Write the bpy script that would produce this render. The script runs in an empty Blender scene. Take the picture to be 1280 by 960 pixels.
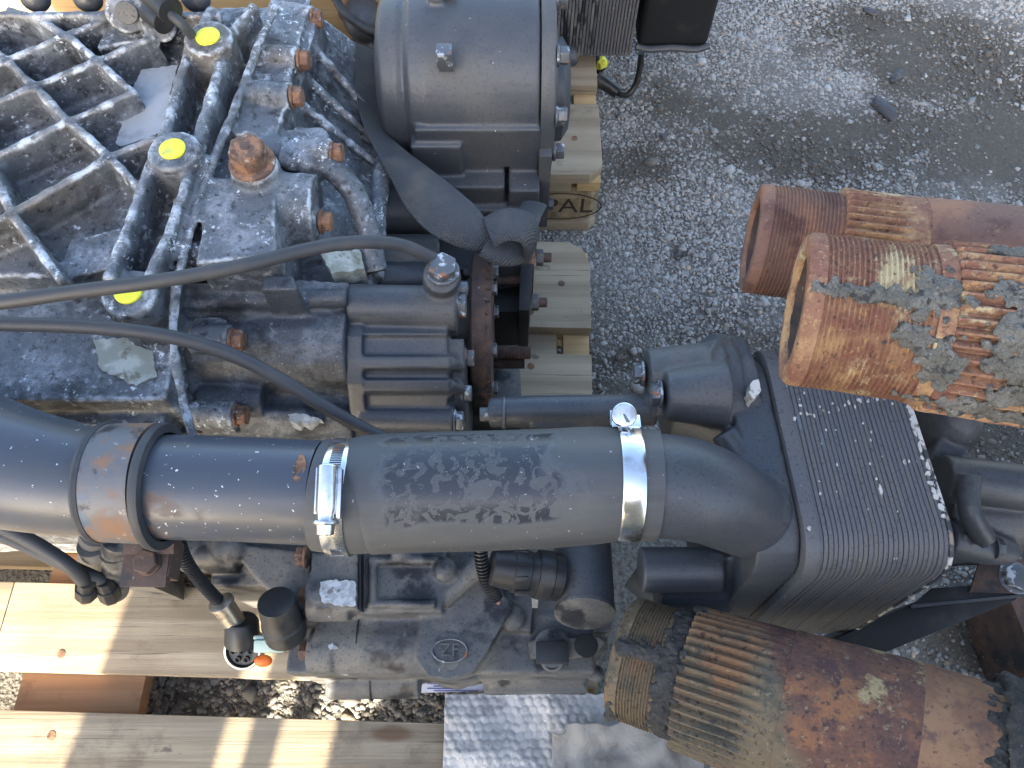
import bpy, bmesh, math, random
import numpy as np
from mathutils import Vector, Matrix, noise
random.seed(7); np.random.seed(7)
sc = bpy.context.scene
COL = sc.collection
# ------------------------------------------------------------------ camera, sky, sun, exposure
CZ, TILT, F = 1.084, math.radians(25), 960.0
cam_d = bpy.data.cameras.new('camera'); cam = bpy.data.objects.new('camera', cam_d); COL.objects.link(cam)
cam.location = (0, 0, CZ); cam.rotation_euler = (TILT, 0, 0)
cam_d.sensor_width = 36; cam_d.lens = 27; cam_d.clip_start = 0.02; cam_d.clip_end = 200
sc.camera = cam
SUN_EL, SUN_AZ = math.radians(25), math.radians(190)
w = bpy.data.worlds.new('World'); sc.world = w; w.use_nodes = True
wn = w.node_tree
sky = wn.nodes.new('ShaderNodeTexSky'); sky.sky_type = 'NISHITA'; sky.sun_disc = False
sky.dust_density = 3.0; sky.ozone_density = .6; sky.sun_elevation = SUN_EL; sky.sun_rotation = SUN_AZ
bg = wn.nodes['Background']; bg.inputs['Strength'].default_value = 0.13
wn.links.new(sky.outputs[0], bg.inputs[0])
sun_d = bpy.data.lights.new('sun', 'SUN'); sun_d.energy = 5.0; sun_d.angle = math.radians(0.5); sun_d.color = (1, 0.86, 0.66)
sun = bpy.data.objects.new('sun', sun_d); COL.objects.link(sun)
ld = Vector((math.sin(math.radians(10)) * math.cos(SUN_EL), math.cos(math.radians(10)) * math.cos(SUN_EL), -math.sin(SUN_EL)))
sun.rotation_euler = ld.to_track_quat('-Z', 'Y').to_euler(); sun.location = (-1, -4, 4)
vs = sc.view_settings
vs.view_transform = 'Standard'; vs.look = 'None'; vs.gamma = 1; vs.use_curve_mapping = False
vs.exposure = 2.5
vs.use_white_balance = True; vs.white_balance_temperature = 6450; vs.white_balance_tint = 10
sc.cycles.max_bounces = 5; sc.cycles.diffuse_bounces = 2; sc.cycles.glossy_bounces = 2; sc.cycles.transmission_bounces = 4
sc.cycles.transparent_max_bounces = 8; sc.cycles.caustics_reflective = False; sc.cycles.caustics_refractive = False

# ------------------------------------------------------------------ where a point of the photograph stands, at height z (metres)
ct, st = math.cos(TILT), math.sin(TILT)
def at(px, py, z):
    dx, dy = px - 640, 480 - py
    d = Vector((dx, st * F + ct * dy, -ct * F + st * dy))
    return Vector((0, 0, CZ)) + d * ((z - CZ) / d.z)
def mpp(px, py, z):                       # metres for one pixel there
    p = at(px, py, z)
    return (p.y * st + (CZ - p.z) * ct) / F

# ------------------------------------------------------------------ materials
def nd(t, kind, **kw):
    n = t.nodes.new(kind)
    for k, v in kw.items():
        if hasattr(n, k): setattr(n, k, v)
        else: n.inputs[k].default_value = v
    return n
def mat(name, base, rough=.5, metal=0., layers=(), bumps=(), spec=.5, coat=0., vary=0.0, coord='Object', extra=None):
    m = bpy.data.materials.new(name); m.use_nodes = True
    t = m.node_tree; L = t.links.new
    b = t.nodes['Principled BSDF']
    b.inputs['Specular IOR Level'].default_value = spec
    b.inputs['Coat Weight'].default_value = coat
    tc = nd(t, 'ShaderNodeTexCoord'); info = nd(t, 'ShaderNodeObjectInfo')
    off = nd(t, 'ShaderNodeVectorMath', operation='MULTIPLY_ADD')
    comb = nd(t, 'ShaderNodeCombineXYZ')
    for i in range(3): L(info.outputs['Random'], comb.inputs[i])
    L(comb.outputs[0], off.inputs[0]); off.inputs[1].default_value = (7.3, 5.1, 3.7); L(tc.outputs[coord], off.inputs[2])
    def texture(d):
        mp = nd(t, 'ShaderNodeMapping'); mp.inputs['Scale'].default_value = d.get('stretch', (1, 1, 1))
        mp.inputs['Location'].default_value = d.get('loc', (0, 0, 0)); mp.inputs['Rotation'].default_value = d.get('rot', (0, 0, 0))
        L(off.outputs[0], mp.inputs[0])
        k = d.get('type', 'noise')
        if k == 'noise':
            x = nd(t, 'ShaderNodeTexNoise'); x.inputs['Scale'].default_value = d['scale']; x.inputs['Detail'].default_value = min(d.get('det', 4), 7)
            x.inputs['Roughness'].default_value = d.get('nr', .6); x.inputs['Distortion'].default_value = d.get('dist', 0)
            L(mp.outputs[0], x.inputs['Vector']); return x.outputs[0]
        if k == 'voro':
            x = nd(t, 'ShaderNodeTexVoronoi', feature=d.get('feature', 'F1')); x.inputs['Scale'].default_value = d['scale']
            L(mp.outputs[0], x.inputs['Vector']); return x.outputs[0]
        if k == 'wave':
            x = nd(t, 'ShaderNodeTexWave', bands_direction=d.get('dir', 'Y')); x.inputs['Scale'].default_value = d['scale']
            x.inputs['Distortion'].default_value = d.get('dist', 3); x.inputs['Detail'].default_value = d.get('det', 3)
            x.inputs['Detail Scale'].default_value = d.get('ds', 1.5)
            L(mp.outputs[0], x.inputs['Vector']); return x.outputs['Fac']
        if k == 'island':
            x = nd(t, 'ShaderNodeNewGeometry'); return x.outputs['Random Per Island']
        if k == 'point':
            x = nd(t, 'ShaderNodeNewGeometry'); return x.outputs['Pointiness']
        if k == 'random': return info.outputs['Random']
        if k == 'attr':
            x = nd(t, 'ShaderNodeAttribute', attribute_name=d['name']); return x.outputs['Fac']
        if k == 'axisnoise':
            x = nd(t, 'ShaderNodeSeparateXYZ'); L(tc.outputs[coord], x.inputs[0]); z_ = nd(t, 'ShaderNodeTexNoise'); z_.inputs['Scale'].default_value = d['scale']; z_.inputs['Detail'].default_value = 6; L(mp.outputs[0], z_.inputs['Vector'])
            u_ = nd(t, 'ShaderNodeMath', operation='MULTIPLY_ADD'); L(z_.outputs[0], u_.inputs[0]); u_.inputs[1].default_value = d['amp']; L(x.outputs[d['axis']], u_.inputs[2]); return u_.outputs[0]
        if k == 'axis':
            x = nd(t, 'ShaderNodeSeparateXYZ'); L(tc.outputs[coord], x.inputs[0]); return x.outputs[d['axis']]
    def ramp(sock, lo, hi):
        r = nd(t, 'ShaderNodeMapRange', interpolation_type='SMOOTHSTEP'); r.inputs[1].default_value = lo; r.inputs[2].default_value = hi
        L(sock, r.inputs[0]); return r.outputs[0]
    rgb = nd(t, 'ShaderNodeRGB'); rgb.outputs[0].default_value = (*base, 1); c = rgb.outputs[0]
    rv = nd(t, 'ShaderNodeValue'); rv.outputs[0].default_value = rough; r = rv.outputs[0]
    mv = nd(t, 'ShaderNodeValue'); mv.outputs[0].default_value = metal; me = mv.outputs[0]
    def fmix(f, a, v):
        x = nd(t, 'ShaderNodeMix', data_type='FLOAT'); L(f, x.inputs[0]); L(a, x.inputs[2]); x.inputs[3].default_value = v; return x.outputs[0]
    hs = []
    for d in layers:
        f = ramp(texture(d), d['lo'], d['hi'])
        for g in d.get('and', ()):
            mu = nd(t, 'ShaderNodeMath', operation='MULTIPLY'); L(f, mu.inputs[0]); L(ramp(texture(g), g['lo'], g['hi']), mu.inputs[1]); f = mu.outputs[0]
        if d.get('amt', 1) != 1:
            mu = nd(t, 'ShaderNodeMath', operation='MULTIPLY'); L(f, mu.inputs[0]); mu.inputs[1].default_value = d['amt']; f = mu.outputs[0]
        x = nd(t, 'ShaderNodeMix', data_type='RGBA', blend_type=d.get('blend', 'MIX')); L(f, x.inputs[0]); L(c, x.inputs[6]); x.inputs[7].default_value = (*d['col'], 1); c = x.outputs[2]
        if 'rough' in d: r = fmix(f, r, d['rough'])
        if 'metal' in d: me = fmix(f, me, d['metal'])
        if 'h' in d: hs.append((f, d['h']))
    L(c, b.inputs['Base Color']); L(r, b.inputs['Roughness']); L(me, b.inputs['Metallic'])
    nrm = None
    for d in bumps:
        bp = nd(t, 'ShaderNodeBump'); bp.inputs['Strength'].default_value = d.get('s', .5); bp.inputs['Distance'].default_value = d.get('d', .001)
        sock = texture(d)
        if 'lo' in d: sock = ramp(sock, d['lo'], d['hi'])
        L(sock, bp.inputs['Height'])
        if nrm: L(nrm, bp.inputs['Normal'])
        nrm = bp.outputs[0]
    for f, h in hs:
        bp = nd(t, 'ShaderNodeBump'); bp.inputs['Strength'].default_value = .6; bp.inputs['Distance'].default_value = h
        L(f, bp.inputs['Height'])
        if nrm: L(nrm, bp.inputs['Normal'])
        nrm = bp.outputs[0]
    if nrm: L(nrm, b.inputs['Normal'])
    if extra: extra(t, b, c)
    return m
MT = {}
MT['alu'] = mat('weathered_aluminium', (.115, .126, .14), .55, .2, layers=[
    dict(col=(.25, .268, .29), scale=18, lo=.49, hi=.64, det=6, nr=.7),
    dict(col=(.035, .038, .042), scale=15, lo=.5, hi=.64, det=6, dist=.5, nr=.7, loc=(3, 1, 2), rough=.65, amt=.8),
    dict(col=(.14, .118, .09), scale=7, lo=.52, hi=.72, det=5, loc=(9, 4, 2), amt=.55),
    dict(col=(.02, .021, .023), scale=110, lo=.54, hi=.66, det=5, nr=.7, amt=.75, rough=.75),
    dict(type='point', col=(.27, .265, .255), lo=.515, hi=.56, amt=.6, rough=.6),
    dict(type='point', col=(.52, .56, .6), lo=.508, hi=.54, amt=.9, rough=.8, **{'and': [dict(scale=42, lo=.47, hi=.6, det=6, nr=.75, loc=(2, 3, 3))]}),
    dict(col=(.018, .019, .021), scale=480, lo=.56, hi=.7, det=4, nr=.7, amt=.6, loc=(7, 7, 1)),
    dict(col=(.45, .49, .53), scale=520, lo=.63, hi=.72, det=4, nr=.7, amt=.5, loc=(1, 7, 9)),
    dict(col=(.5, .54, .58), scale=70, lo=.55, hi=.68, det=5, nr=.75, loc=(1, 7, 3), amt=.75, rough=.85, metal=0, **{'and': [dict(scale=9, lo=.4, hi=.58, loc=(6, 1, 8))]}),
    dict(col=(.66, .71, .76), scale=150, lo=.57, hi=.64, det=4, nr=.75, loc=(5, 5, 1), rough=.9, metal=0, h=.0004, **{'and': [dict(scale=13, lo=.49, hi=.58, nr=.65, loc=(2, 8, 8), stretch=(1.6, .8, 1))]})],
    bumps=[dict(scale=190, s=.7, d=.0014, det=5), dict(scale=34, s=.4, d=.003, det=4)])
MT['alu_dark'] = mat('stained_dark_casting', (.06, .068, .08), .5, .1, layers=[
    dict(col=(.15, .165, .185), scale=15, lo=.5, hi=.66, det=6, nr=.7),
    dict(col=(.022, .024, .028), scale=20, lo=.5, hi=.62, det=6, loc=(3, 1, 2), rough=.6),
    dict(col=(.11, .095, .075), scale=8, lo=.58, hi=.75, det=5, loc=(9, 4, 2), amt=.35),
    dict(col=(.015, .016, .018), scale=420, lo=.55, hi=.66, det=4, nr=.7, amt=.8),
    dict(col=(.4, .44, .48), scale=90, lo=.58, hi=.68, det=6, nr=.75, loc=(1, 7, 3), amt=.7, rough=.85, **{'and': [dict(scale=10, lo=.5, hi=.64, loc=(6, 1, 8))]}),
    dict(col=(.5, .54, .58), scale=480, lo=.64, hi=.72, det=3, nr=.7, amt=.7, loc=(1, 7, 9))],
    bumps=[dict(scale=230, s=.6, d=.0012, det=5), dict(scale=34, s=.4, d=.003, det=4)])
MT['alu_pad'] = mat('clean_aluminium', (.42, .44, .46), .55, .3, layers=[dict(col=(.25, .26, .27), scale=30, lo=.4, hi=.7, det=6)], bumps=[dict(scale=500, s=.3, d=.0005)])
MT['cast'] = mat('dusty_dark_casting', (.085, .088, .09), .55, 0, layers=[
    dict(col=(.17, .16, .14), scale=14, lo=.42, hi=.66, det=7, rough=.75),
    dict(col=(.02, .02, .02), scale=380, lo=.55, hi=.68, det=4, amt=.7), dict(col=(.2, .195, .18), scale=420, lo=.62, hi=.72, det=4, amt=.6, loc=(2, 5, 5)),
    dict(col=(.016, .018, .022), scale=19, lo=.52, hi=.62, det=6, loc=(4, 2, 8), rough=.45),
    dict(col=(.35, .36, .36), scale=60, lo=.68, hi=.72, det=6, rough=.8)],
    bumps=[dict(scale=300, s=.4, d=.0008), dict(scale=45, s=.3, d=.002)])
MT['paint'] = mat('black_painted_iron', (.05, .056, .065), .42, 0, layers=[
    dict(col=(.085, .083, .08), scale=11, lo=.45, hi=.7, det=6, rough=.6),
    dict(col=(.018, .02, .024), scale=360, lo=.54, hi=.68, det=4, amt=.6), dict(col=(.16, .17, .18), scale=400, lo=.66, hi=.74, det=3, amt=.6, loc=(4, 4, 4)),
    dict(col=(.62, .65, .68), scale=95, lo=.735, hi=.76, det=6, nr=.65, rough=.6),
    dict(col=(.6, .62, .64), scale=28, lo=.75, hi=.765, det=8, nr=.7, loc=(2, 9, 4), rough=.6)],
    bumps=[dict(scale=420, s=.35, d=.0007, det=3), dict(scale=40, s=.25, d=.002)])
MT['satin'] = mat('blue_black_pipe_paint', (.052, .062, .08), .31, 0, layers=[
    dict(col=(.07, .066, .06), scale=10, lo=.5, hi=.75, det=6, rough=.5),
    dict(col=(.13, .075, .045), scale=15, lo=.63, hi=.72, det=8, loc=(3, 3, 1), rough=.75, amt=.8),
    dict(col=(.55, .58, .6), scale=260, lo=.7, hi=.72, det=2, rough=.6)],
    bumps=[dict(scale=260, s=.15, d=.0006)])
MT['cover'] = mat('grey_painted_housing', (.058, .064, .073), .4, .1, layers=[
    dict(col=(.09, .09, .088), scale=8, lo=.45, hi=.7, det=6, rough=.55),
    dict(col=(.7, .74, .78), scale=120, lo=.7, hi=.72, det=5, nr=.6, rough=.6), dict(col=(.035, .04, .046), scale=330, lo=.54, hi=.68, det=4, amt=.6),
    dict(col=(.68, .72, .76), scale=30, lo=.745, hi=.76, det=9, nr=.75, loc=(4, 1, 7), rough=.6)],
    bumps=[dict(scale=330, s=.4, d=.0009, det=3)])
_reg = [dict(type='axisnoise', axis=2, scale=30, amp=.016, lo=.414, hi=.418), dict(type='axisnoise', axis=0, scale=22, amp=.09, lo=.155, hi=.17), dict(type='axisnoise', axis=0, scale=22, amp=.09, lo=.292, hi=.275)]
MT['rubber'] = mat('worn_rubber', (.06, .064, .07), .6, 0, layers=[
    dict(col=(.09, .089, .085), scale=6, lo=.4, hi=.7, det=5, stretch=(1, 3, 3)),
    dict(col=(.028, .029, .03), scale=26, lo=.5, hi=.75, det=4, stretch=(.08, 1, 1), amt=.6),
    dict(col=(.16, .17, .18), scale=80, lo=.476, hi=.481, det=6, nr=.6, dist=1.2, **{'and': _reg}),
    dict(col=(.032, .035, .042), scale=80, lo=.484, hi=.488, det=6, nr=.6, dist=1.2, rough=.3, h=-.0005, **{'and': _reg}),
    dict(col=(.3, .31, .32), scale=230, lo=.72, hi=.74, det=2, rough=.8)],
    bumps=[dict(scale=700, s=.3, d=.0005, det=2), dict(type='wave', dir='Y', scale=14, s=.14, d=.002, dist=.8, stretch=(.05, 1, 1))])
MT['rubber_plain'] = mat('matt_black_rubber', (.034, .037, .042), .55, 0, layers=[dict(col=(.06, .061, .062), scale=30, lo=.45, hi=.75, det=5, rough=.75)], bumps=[dict(scale=500, s=.2, d=.0004)])
MT['plastic'] = mat('black_plastic', (.017, .018, .02), .42, 0, layers=[dict(col=(.06, .056, .05), scale=35, lo=.5, hi=.75, det=5, rough=.6)], bumps=[dict(scale=600, s=.2, d=.0003)])
MT['zinc'] = mat('bright_zinc_steel', (.72, .74, .76), .2, 1., layers=[dict(col=(.4, .4, .4), scale=60, lo=.5, hi=.75, det=5, rough=.38)], bumps=[dict(scale=900, s=.08, d=.0003)])
MT['bolt_grey'] = mat('chipped_bolt', (.12, .13, .14), .45, .5, layers=[dict(col=(.5, .53, .56), scale=110, lo=.54, hi=.64, det=5, rough=.6), dict(col=(.3, .12, .05), scale=80, lo=.58, hi=.66, det=5, loc=(2, 3, 4), rough=.8, metal=0)], bumps=[dict(scale=400, s=.3, d=.0006)])
MT['bolt_rust'] = mat('rusty_bolt', (.15, .078, .05), .82, 0, layers=[dict(type='random', lo=.2, hi=1, col=(.085, .06, .05), amt=.8), dict(col=(.27, .14, .075), scale=90, lo=.42, hi=.62, det=6), dict(col=(.06, .035, .028), scale=60, lo=.55, hi=.66, det=6, loc=(2, 2, 2)), dict(col=(.4, .36, .32), scale=170, lo=.62, hi=.7, det=4)], bumps=[dict(scale=330, s=.7, d=.0012, det=5)])
MT['rust_dark'] = mat('dark_rusty_steel', (.075, .05, .042), .75, .1, layers=[dict(col=(.125, .075, .052), scale=45, lo=.45, hi=.65, det=7), dict(col=(.03, .03, .032), scale=22, lo=.52, hi=.64, det=6, loc=(4, 4, 2)), dict(col=(.3, .28, .26), scale=160, lo=.66, hi=.72, det=4)], bumps=[dict(scale=260, s=.5, d=.001, det=5)])
MT['band'] = mat('rust_stained_steel_band', (.14, .14, .145), .55, .4, layers=[dict(col=(.22, .125, .07), scale=34, lo=.45, hi=.65, det=7, rough=.8, metal=0), dict(col=(.09, .12, .16), scale=24, lo=.55, hi=.65, det=6, loc=(5, 2, 2)), dict(col=(.035, .036, .038), scale=34, lo=.56, hi=.66, det=7, loc=(1, 8, 2)), dict(col=(.3, .3, .29), scale=130, lo=.63, hi=.7, det=5)], bumps=[dict(scale=240, s=.35, d=.0008)])
MT['rust_a'] = mat('orange_rust', (.25, .125, .075), .88, 0, layers=[
    dict(col=(.42, .255, .125), scale=17, lo=.44, hi=.6, det=7, nr=.7),
    dict(col=(.22, .095, .06), scale=26, lo=.47, hi=.6, det=7, loc=(4, 1, 1), nr=.7),
    dict(col=(.5, .41, .24), scale=24, lo=.55, hi=.64, det=7, loc=(8, 3, 1), nr=.75),
    dict(col=(.17, .17, .15), scale=15, lo=.64, hi=.67, det=7, loc=(1, 6, 9), nr=.7, h=.001),
    dict(col=(.5, .3, .12), scale=130, lo=.56, hi=.68, det=5, nr=.75, amt=.7, loc=(3, 3, 7)),
    dict(col=(.5, .36, .2), scale=520, lo=.6, hi=.7, det=3, amt=.7),
    dict(col=(.08, .045, .035), scale=230, lo=.56, hi=.68, det=5, amt=.85)],
    bumps=[dict(scale=360, s=.8, d=.0016, det=6), dict(scale=60, s=.6, d=.003, det=5)])
MT['rust_b'] = mat('brown_rust', (.17, .09, .065), .82, 0, layers=[
    dict(col=(.3, .14, .075), scale=13, lo=.45, hi=.66, det=8),
    dict(col=(.12, .055, .04), scale=26, lo=.5, hi=.62, det=8, loc=(4, 1, 6)),
    dict(col=(.36, .22, .14), scale=420, lo=.6, hi=.7, det=3, amt=.6), dict(col=(.4, .22, .1), scale=36, lo=.62, hi=.7, det=7, loc=(2, 8, 3), amt=.8),
    dict(col=(.06, .03, .025), scale=210, lo=.6, hi=.7, det=4, amt=.8)],
    bumps=[dict(scale=300, s=.5, d=.0012, det=6)])
_oc = [dict(type='axisnoise', axis=0, scale=34, amp=.05, lo=.135, hi=.112)]
MT['rust_c'] = mat('mottled_rust', (.125, .06, .042), .86, 0, layers=[
    dict(col=(.25, .11, .05), scale=17, lo=.46, hi=.6, det=7, nr=.72),
    dict(col=(.08, .042, .036), scale=44, lo=.5, hi=.62, det=7, nr=.7, loc=(2, 4, 1)),
    dict(col=(.35, .26, .13), scale=11, lo=.575, hi=.625, det=7, nr=.7, loc=(6, 2, 9)),
    dict(col=(.1, .115, .105), scale=11, lo=.655, hi=.675, det=7, nr=.7, loc=(6, 2, 9), h=.001),
    dict(type='axisnoise', axis=0, scale=34, amp=.05, lo=.135, hi=.112, col=(.16, .118, .07)),
    dict(col=(.09, .078, .055), scale=34, lo=.5, hi=.62, det=7, nr=.7, loc=(5, 1, 3), **{'and': _oc}),
    dict(col=(.24, .12, .055), scale=20, lo=.52, hi=.66, det=6, loc=(1, 1, 8), amt=.8, **{'and': _oc}),
    dict(col=(.3, .24, .15), scale=180, lo=.58, hi=.68, det=5, nr=.7, amt=.6),
    dict(col=(.045, .03, .026), scale=220, lo=.56, hi=.66, det=5, amt=.85)],
    bumps=[dict(scale=340, s=.8, d=.0016, det=6), dict(scale=50, s=.6, d=.003, det=5)])
MT['rust_ochre'] = MT['rust_c']
MT['rust_flat'] = mat('smooth_orange_rust', (.2, .1, .055), .84, 0, layers=[dict(col=(.27, .145, .075), scale=22, lo=.45, hi=.62, det=7, nr=.7), dict(col=(.13, .07, .05), scale=40, lo=.52, hi=.64, det=7, nr=.7, loc=(2, 8, 2)), dict(col=(.08, .045, .035), scale=300, lo=.57, hi=.68, det=4, amt=.8), dict(col=(.16, .08, .05), scale=12, lo=.5, hi=.66, det=7), dict(col=(.34, .2, .1), scale=9, lo=.55, hi=.7, det=6, loc=(3, 2, 1)), dict(col=(.1, .05, .035), scale=140, lo=.64, hi=.7, det=5)], bumps=[dict(scale=300, s=.35, d=.0008, det=5)])
MT['grease'] = mat('caked_grey_dirt', (.12, .112, .092), .92, 0, layers=[dict(col=(.19, .18, .155), scale=60, lo=.4, hi=.65, det=5), dict(type='voro', feature='DISTANCE_TO_EDGE', scale=170, lo=.05, hi=.0, col=(.05, .048, .042), amt=.6), dict(col=(.04, .038, .034), scale=120, lo=.52, hi=.65, det=5), dict(col=(.3, .29, .25), scale=450, lo=.6, hi=.7, det=4, amt=.7), dict(col=(.025, .023, .02), scale=420, lo=.58, hi=.68, det=4, amt=.8, loc=(4, 4, 4))], bumps=[dict(scale=300, s=1., d=.0022, det=6)])
MT['grease_dark'] = mat('caked_black_grease', (.034, .032, .029), .85, 0, layers=[dict(col=(.065, .06, .054), scale=60, lo=.4, hi=.65, det=5), dict(type='voro', feature='DISTANCE_TO_EDGE', scale=170, lo=.05, hi=.0, col=(.014, .014, .014), amt=.6), dict(col=(.25, .24, .22), scale=420, lo=.69, hi=.73, det=3)], bumps=[dict(scale=260, s=.8, d=.0016, det=5)])
MT['yellow'] = mat('yellow_plastic_plug', (.78, .8, .045), .45, 0, layers=[dict(col=(.45, .44, .12), scale=45, lo=.52, hi=.7, det=6), dict(col=(.2, .19, .1), scale=150, lo=.62, hi=.7, det=5)], bumps=[dict(scale=300, s=.05, d=.0004)])
def wood(name, base, dark, light):
    return mat(name, base, .75, 0, layers=[
        dict(type='wave', dir='Y', scale=7, dist=9, det=3, ds=.8, stretch=(.16, 1, 1), lo=.1, hi=.9, col=dark, amt=.55),
        dict(scale=60, stretch=(.03, 1, 1), lo=.42, hi=.68, det=6, col=light, amt=.6),
        dict(scale=7, lo=.5, hi=.72, det=5, col=dark, amt=.45),
        dict(scale=240, stretch=(.03, 1, 1), lo=.6, hi=.72, det=4, col=(dark[0] * .35, dark[1] * .35, dark[2] * .35), amt=.7),
        dict(type='random', lo=0, hi=1, col=dark, amt=.25),
        dict(scale=9, lo=.56, hi=.68, det=7, nr=.7, col=(dark[0] * .6, dark[1] * .6, dark[2] * .65), amt=.5, loc=(3, 9, 1)), dict(type='voro', scale=9, stretch=(.35, 1, 1), lo=.1, hi=.05, col=(dark[0] * .7, dark[1] * .5, dark[2] * .4), amt=.8), dict(scale=24, stretch=(.5, 1, 1), lo=.66, hi=.71, det=6, col=(.05, .045, .04), amt=.7)],
        bumps=[dict(scale=170, stretch=(.03, 1, 1), s=.5, d=.0016, det=6), dict(scale=700, s=.2, d=.0005, stretch=(.15, 1, 1))])
MT['wood'] = wood('weathered_pine', (.36, .295, .2), (.2, .15, .095), (.46, .39, .28))
MT['wood_new'] = wood('yellow_pine', (.5, .35, .17), (.36, .22, .09), (.6, .45, .25))
MT['wood_red'] = wood('reddish_pine', (.36, .19, .085), (.24, .11, .045), (.45, .27, .13))
MT['wood_end'] = mat('pressed_block_wood', (.25, .19, .11), .85, 0, layers=[dict(col=(.15, .11, .06), scale=40, lo=.45, hi=.65, det=7), dict(col=(.35, .28, .17), scale=90, lo=.5, hi=.7, det=5)], bumps=[dict(scale=180, s=.6, d=.002, det=5)])
MT['burn'] = mat('burnt_stamp', (.035, .026, .018), .9)
MT['strap'] = mat('grey_webbing', (.045, .05, .056), .62, 0, layers=[dict(col=(.085, .08, .07), scale=20, lo=.45, hi=.7, det=5)],
    bumps=[dict(type='wave', dir='X', scale=150, s=.6, d=.0009, dist=0, det=0, rot=(0, 0, .78)), dict(type='wave', dir='Y', scale=150, s=.6, d=.0009, dist=0, det=0, rot=(0, 0, .78))])
MT['cooler'] = mat('cooler_plate_paint', (.1, .1, .105), .5, 0, layers=[
    dict(col=(.12, .112, .104), scale=12, lo=.42, hi=.7, det=6, rough=.62), dict(col=(.025, .026, .03), scale=380, lo=.55, hi=.68, det=4, amt=.7),
    dict(col=(.12, .15, .18), scale=30, lo=.6, hi=.72, det=7, loc=(3, 1, 1), rough=.6, amt=.7),
    dict(col=(.62, .6, .56), scale=120, lo=.715, hi=.73, det=3, rough=.7),
    dict(col=(.62, .6, .55), scale=34, lo=.735, hi=.745, det=6, loc=(1, 2, 9), rough=.7)],
    bumps=[dict(scale=300, s=.3, d=.0007)])
MT['chip'] = mat('flaked_pale_primer', (.55, .52, .47), .8, 0, layers=[dict(col=(.25, .22, .19), scale=120, lo=.5, hi=.66, det=6)], bumps=[dict(scale=300, s=.4, d=.0006)])
MT['chip_edge'] = mat('worn_edge_paint', (.04, .042, .046), .55, 0, layers=[dict(col=(.55, .53, .48), scale=46, lo=.5, hi=.54, det=6, rough=.8), dict(col=(.25, .2, .16), scale=90, lo=.55, hi=.62, det=5, rough=.8)])
MT['peel'] = mat('peeled_bright_metal', (.32, .345, .37), .6, .2, layers=[dict(col=(.48, .52, .55), scale=160, lo=.45, hi=.6, det=5), dict(col=(.15, .16, .16), scale=110, lo=.6, hi=.68, det=5, loc=(2, 2, 2))], bumps=[dict(scale=420, s=.6, d=.001, det=5)])
MT['peel_green'] = mat('pale_green_residue', (.25, .27, .235), .8, 0, layers=[dict(col=(.4, .43, .4), scale=45, lo=.45, hi=.62, det=8), dict(col=(.16, .16, .12), scale=60, lo=.56, hi=.66, det=6, loc=(2, 2, 2))], bumps=[dict(scale=300, s=.5, d=.0008, det=5)])
MT['plug_green'] = mat('pale_green_plastic', (.42, .55, .47), .4, 0, bumps=[dict(scale=200, s=.1, d=.0004)])
MT['orange'] = mat('orange_plastic', (.85, .16, .02), .4)
MT['nickel'] = mat('tarnished_nickel', (.5, .47, .4), .34, .9, layers=[dict(col=(.2, .18, .15), scale=60, lo=.5, hi=.7, det=5, rough=.6)], bumps=[dict(scale=300, s=.1, d=.0004)])
MT['copper'] = mat('bare_copper', (.75, .4, .3), .4, .8)
MT['label'] = mat('white_paper', (.75, .74, .78), .7, 0, layers=[dict(col=(.5, .5, .52), scale=40, lo=.5, hi=.8, det=4)])
MT['ink'] = mat('blue_ink', (.09, .1, .35), .7)
MT['void'] = mat('black_satin_sheet_metal', (.008, .009, .01), .55, 0, layers=[dict(col=(.03, .028, .025), scale=20, lo=.55, hi=.75, det=5)], bumps=[dict(scale=300, s=.15, d=.0005)])
MT['steel_wall'] = mat('painted_container_steel', (.2, .24, .28), .6, 0, layers=[dict(col=(.25, .12, .07), scale=8, lo=.6, hi=.7, det=6)])
MT['soil'] = mat('ground_dirt', (.24, .232, .212), .95, 0, layers=[
    dict(scale=130, lo=.45, hi=.62, det=7, col=(.12, .115, .105), amt=.8),
    dict(type='attr', name='dirt', lo=0, hi=.9, col=(.088, .076, .06)),
    dict(scale=150, lo=.54, hi=.7, det=7, nr=.7, col=(.2, .195, .18), amt=.55),
    dict(scale=300, lo=.55, hi=.68, det=5, col=(.03, .027, .023), amt=.7)],
    bumps=[dict(scale=110, s=.9, d=.006, det=7), dict(type='voro', scale=170, s=.6, d=.004)])
MT['gravel'] = mat('gravel_stone', (.31, .303, .285), .85, 0, layers=[
    dict(type='island', lo=.35, hi=.95, col=(.4, .393, .372)), dict(type='island', lo=.2, hi=.02, col=(.2, .195, .18)),
    dict(type='island', lo=.965, hi=.97, col=(.42, .33, .24)),
    dict(scale=240, lo=.5, hi=.7, det=5, col=(.2, .19, .175), amt=.5),
    dict(type='attr', name='dirt', lo=0, hi=1, col=(.098, .085, .068))], bumps=[dict(scale=500, s=.5, d=.001, det=4)])
MT['stone'] = mat('dark_slate', (.06, .063, .07), .8, 0, layers=[dict(col=(.16, .12, .085), scale=40, lo=.55, hi=.68, det=6)], bumps=[dict(scale=120, s=.6, d=.003, det=6)])
def bubble_extra(t, b, c):
    b.inputs['Transmission Weight'].default_value = .45; b.inputs['IOR'].default_value = 1.15
MT['bubble'] = mat('clear_bubble_film', (.95, .94, .92), .2, 0, spec=.35, layers=[dict(col=(.8, .77, .72), scale=16, lo=.45, hi=.7, det=6, rough=.4), dict(col=(.95, .95, .95), scale=90, lo=.6, hi=.7, det=5)], bumps=[dict(scale=240, s=.6, d=.0016, det=5)], extra=bubble_extra)
def film_extra(t, b, c):
    b.inputs['Transmission Weight'].default_value = .5; b.inputs['IOR'].default_value = 1.2
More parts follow.
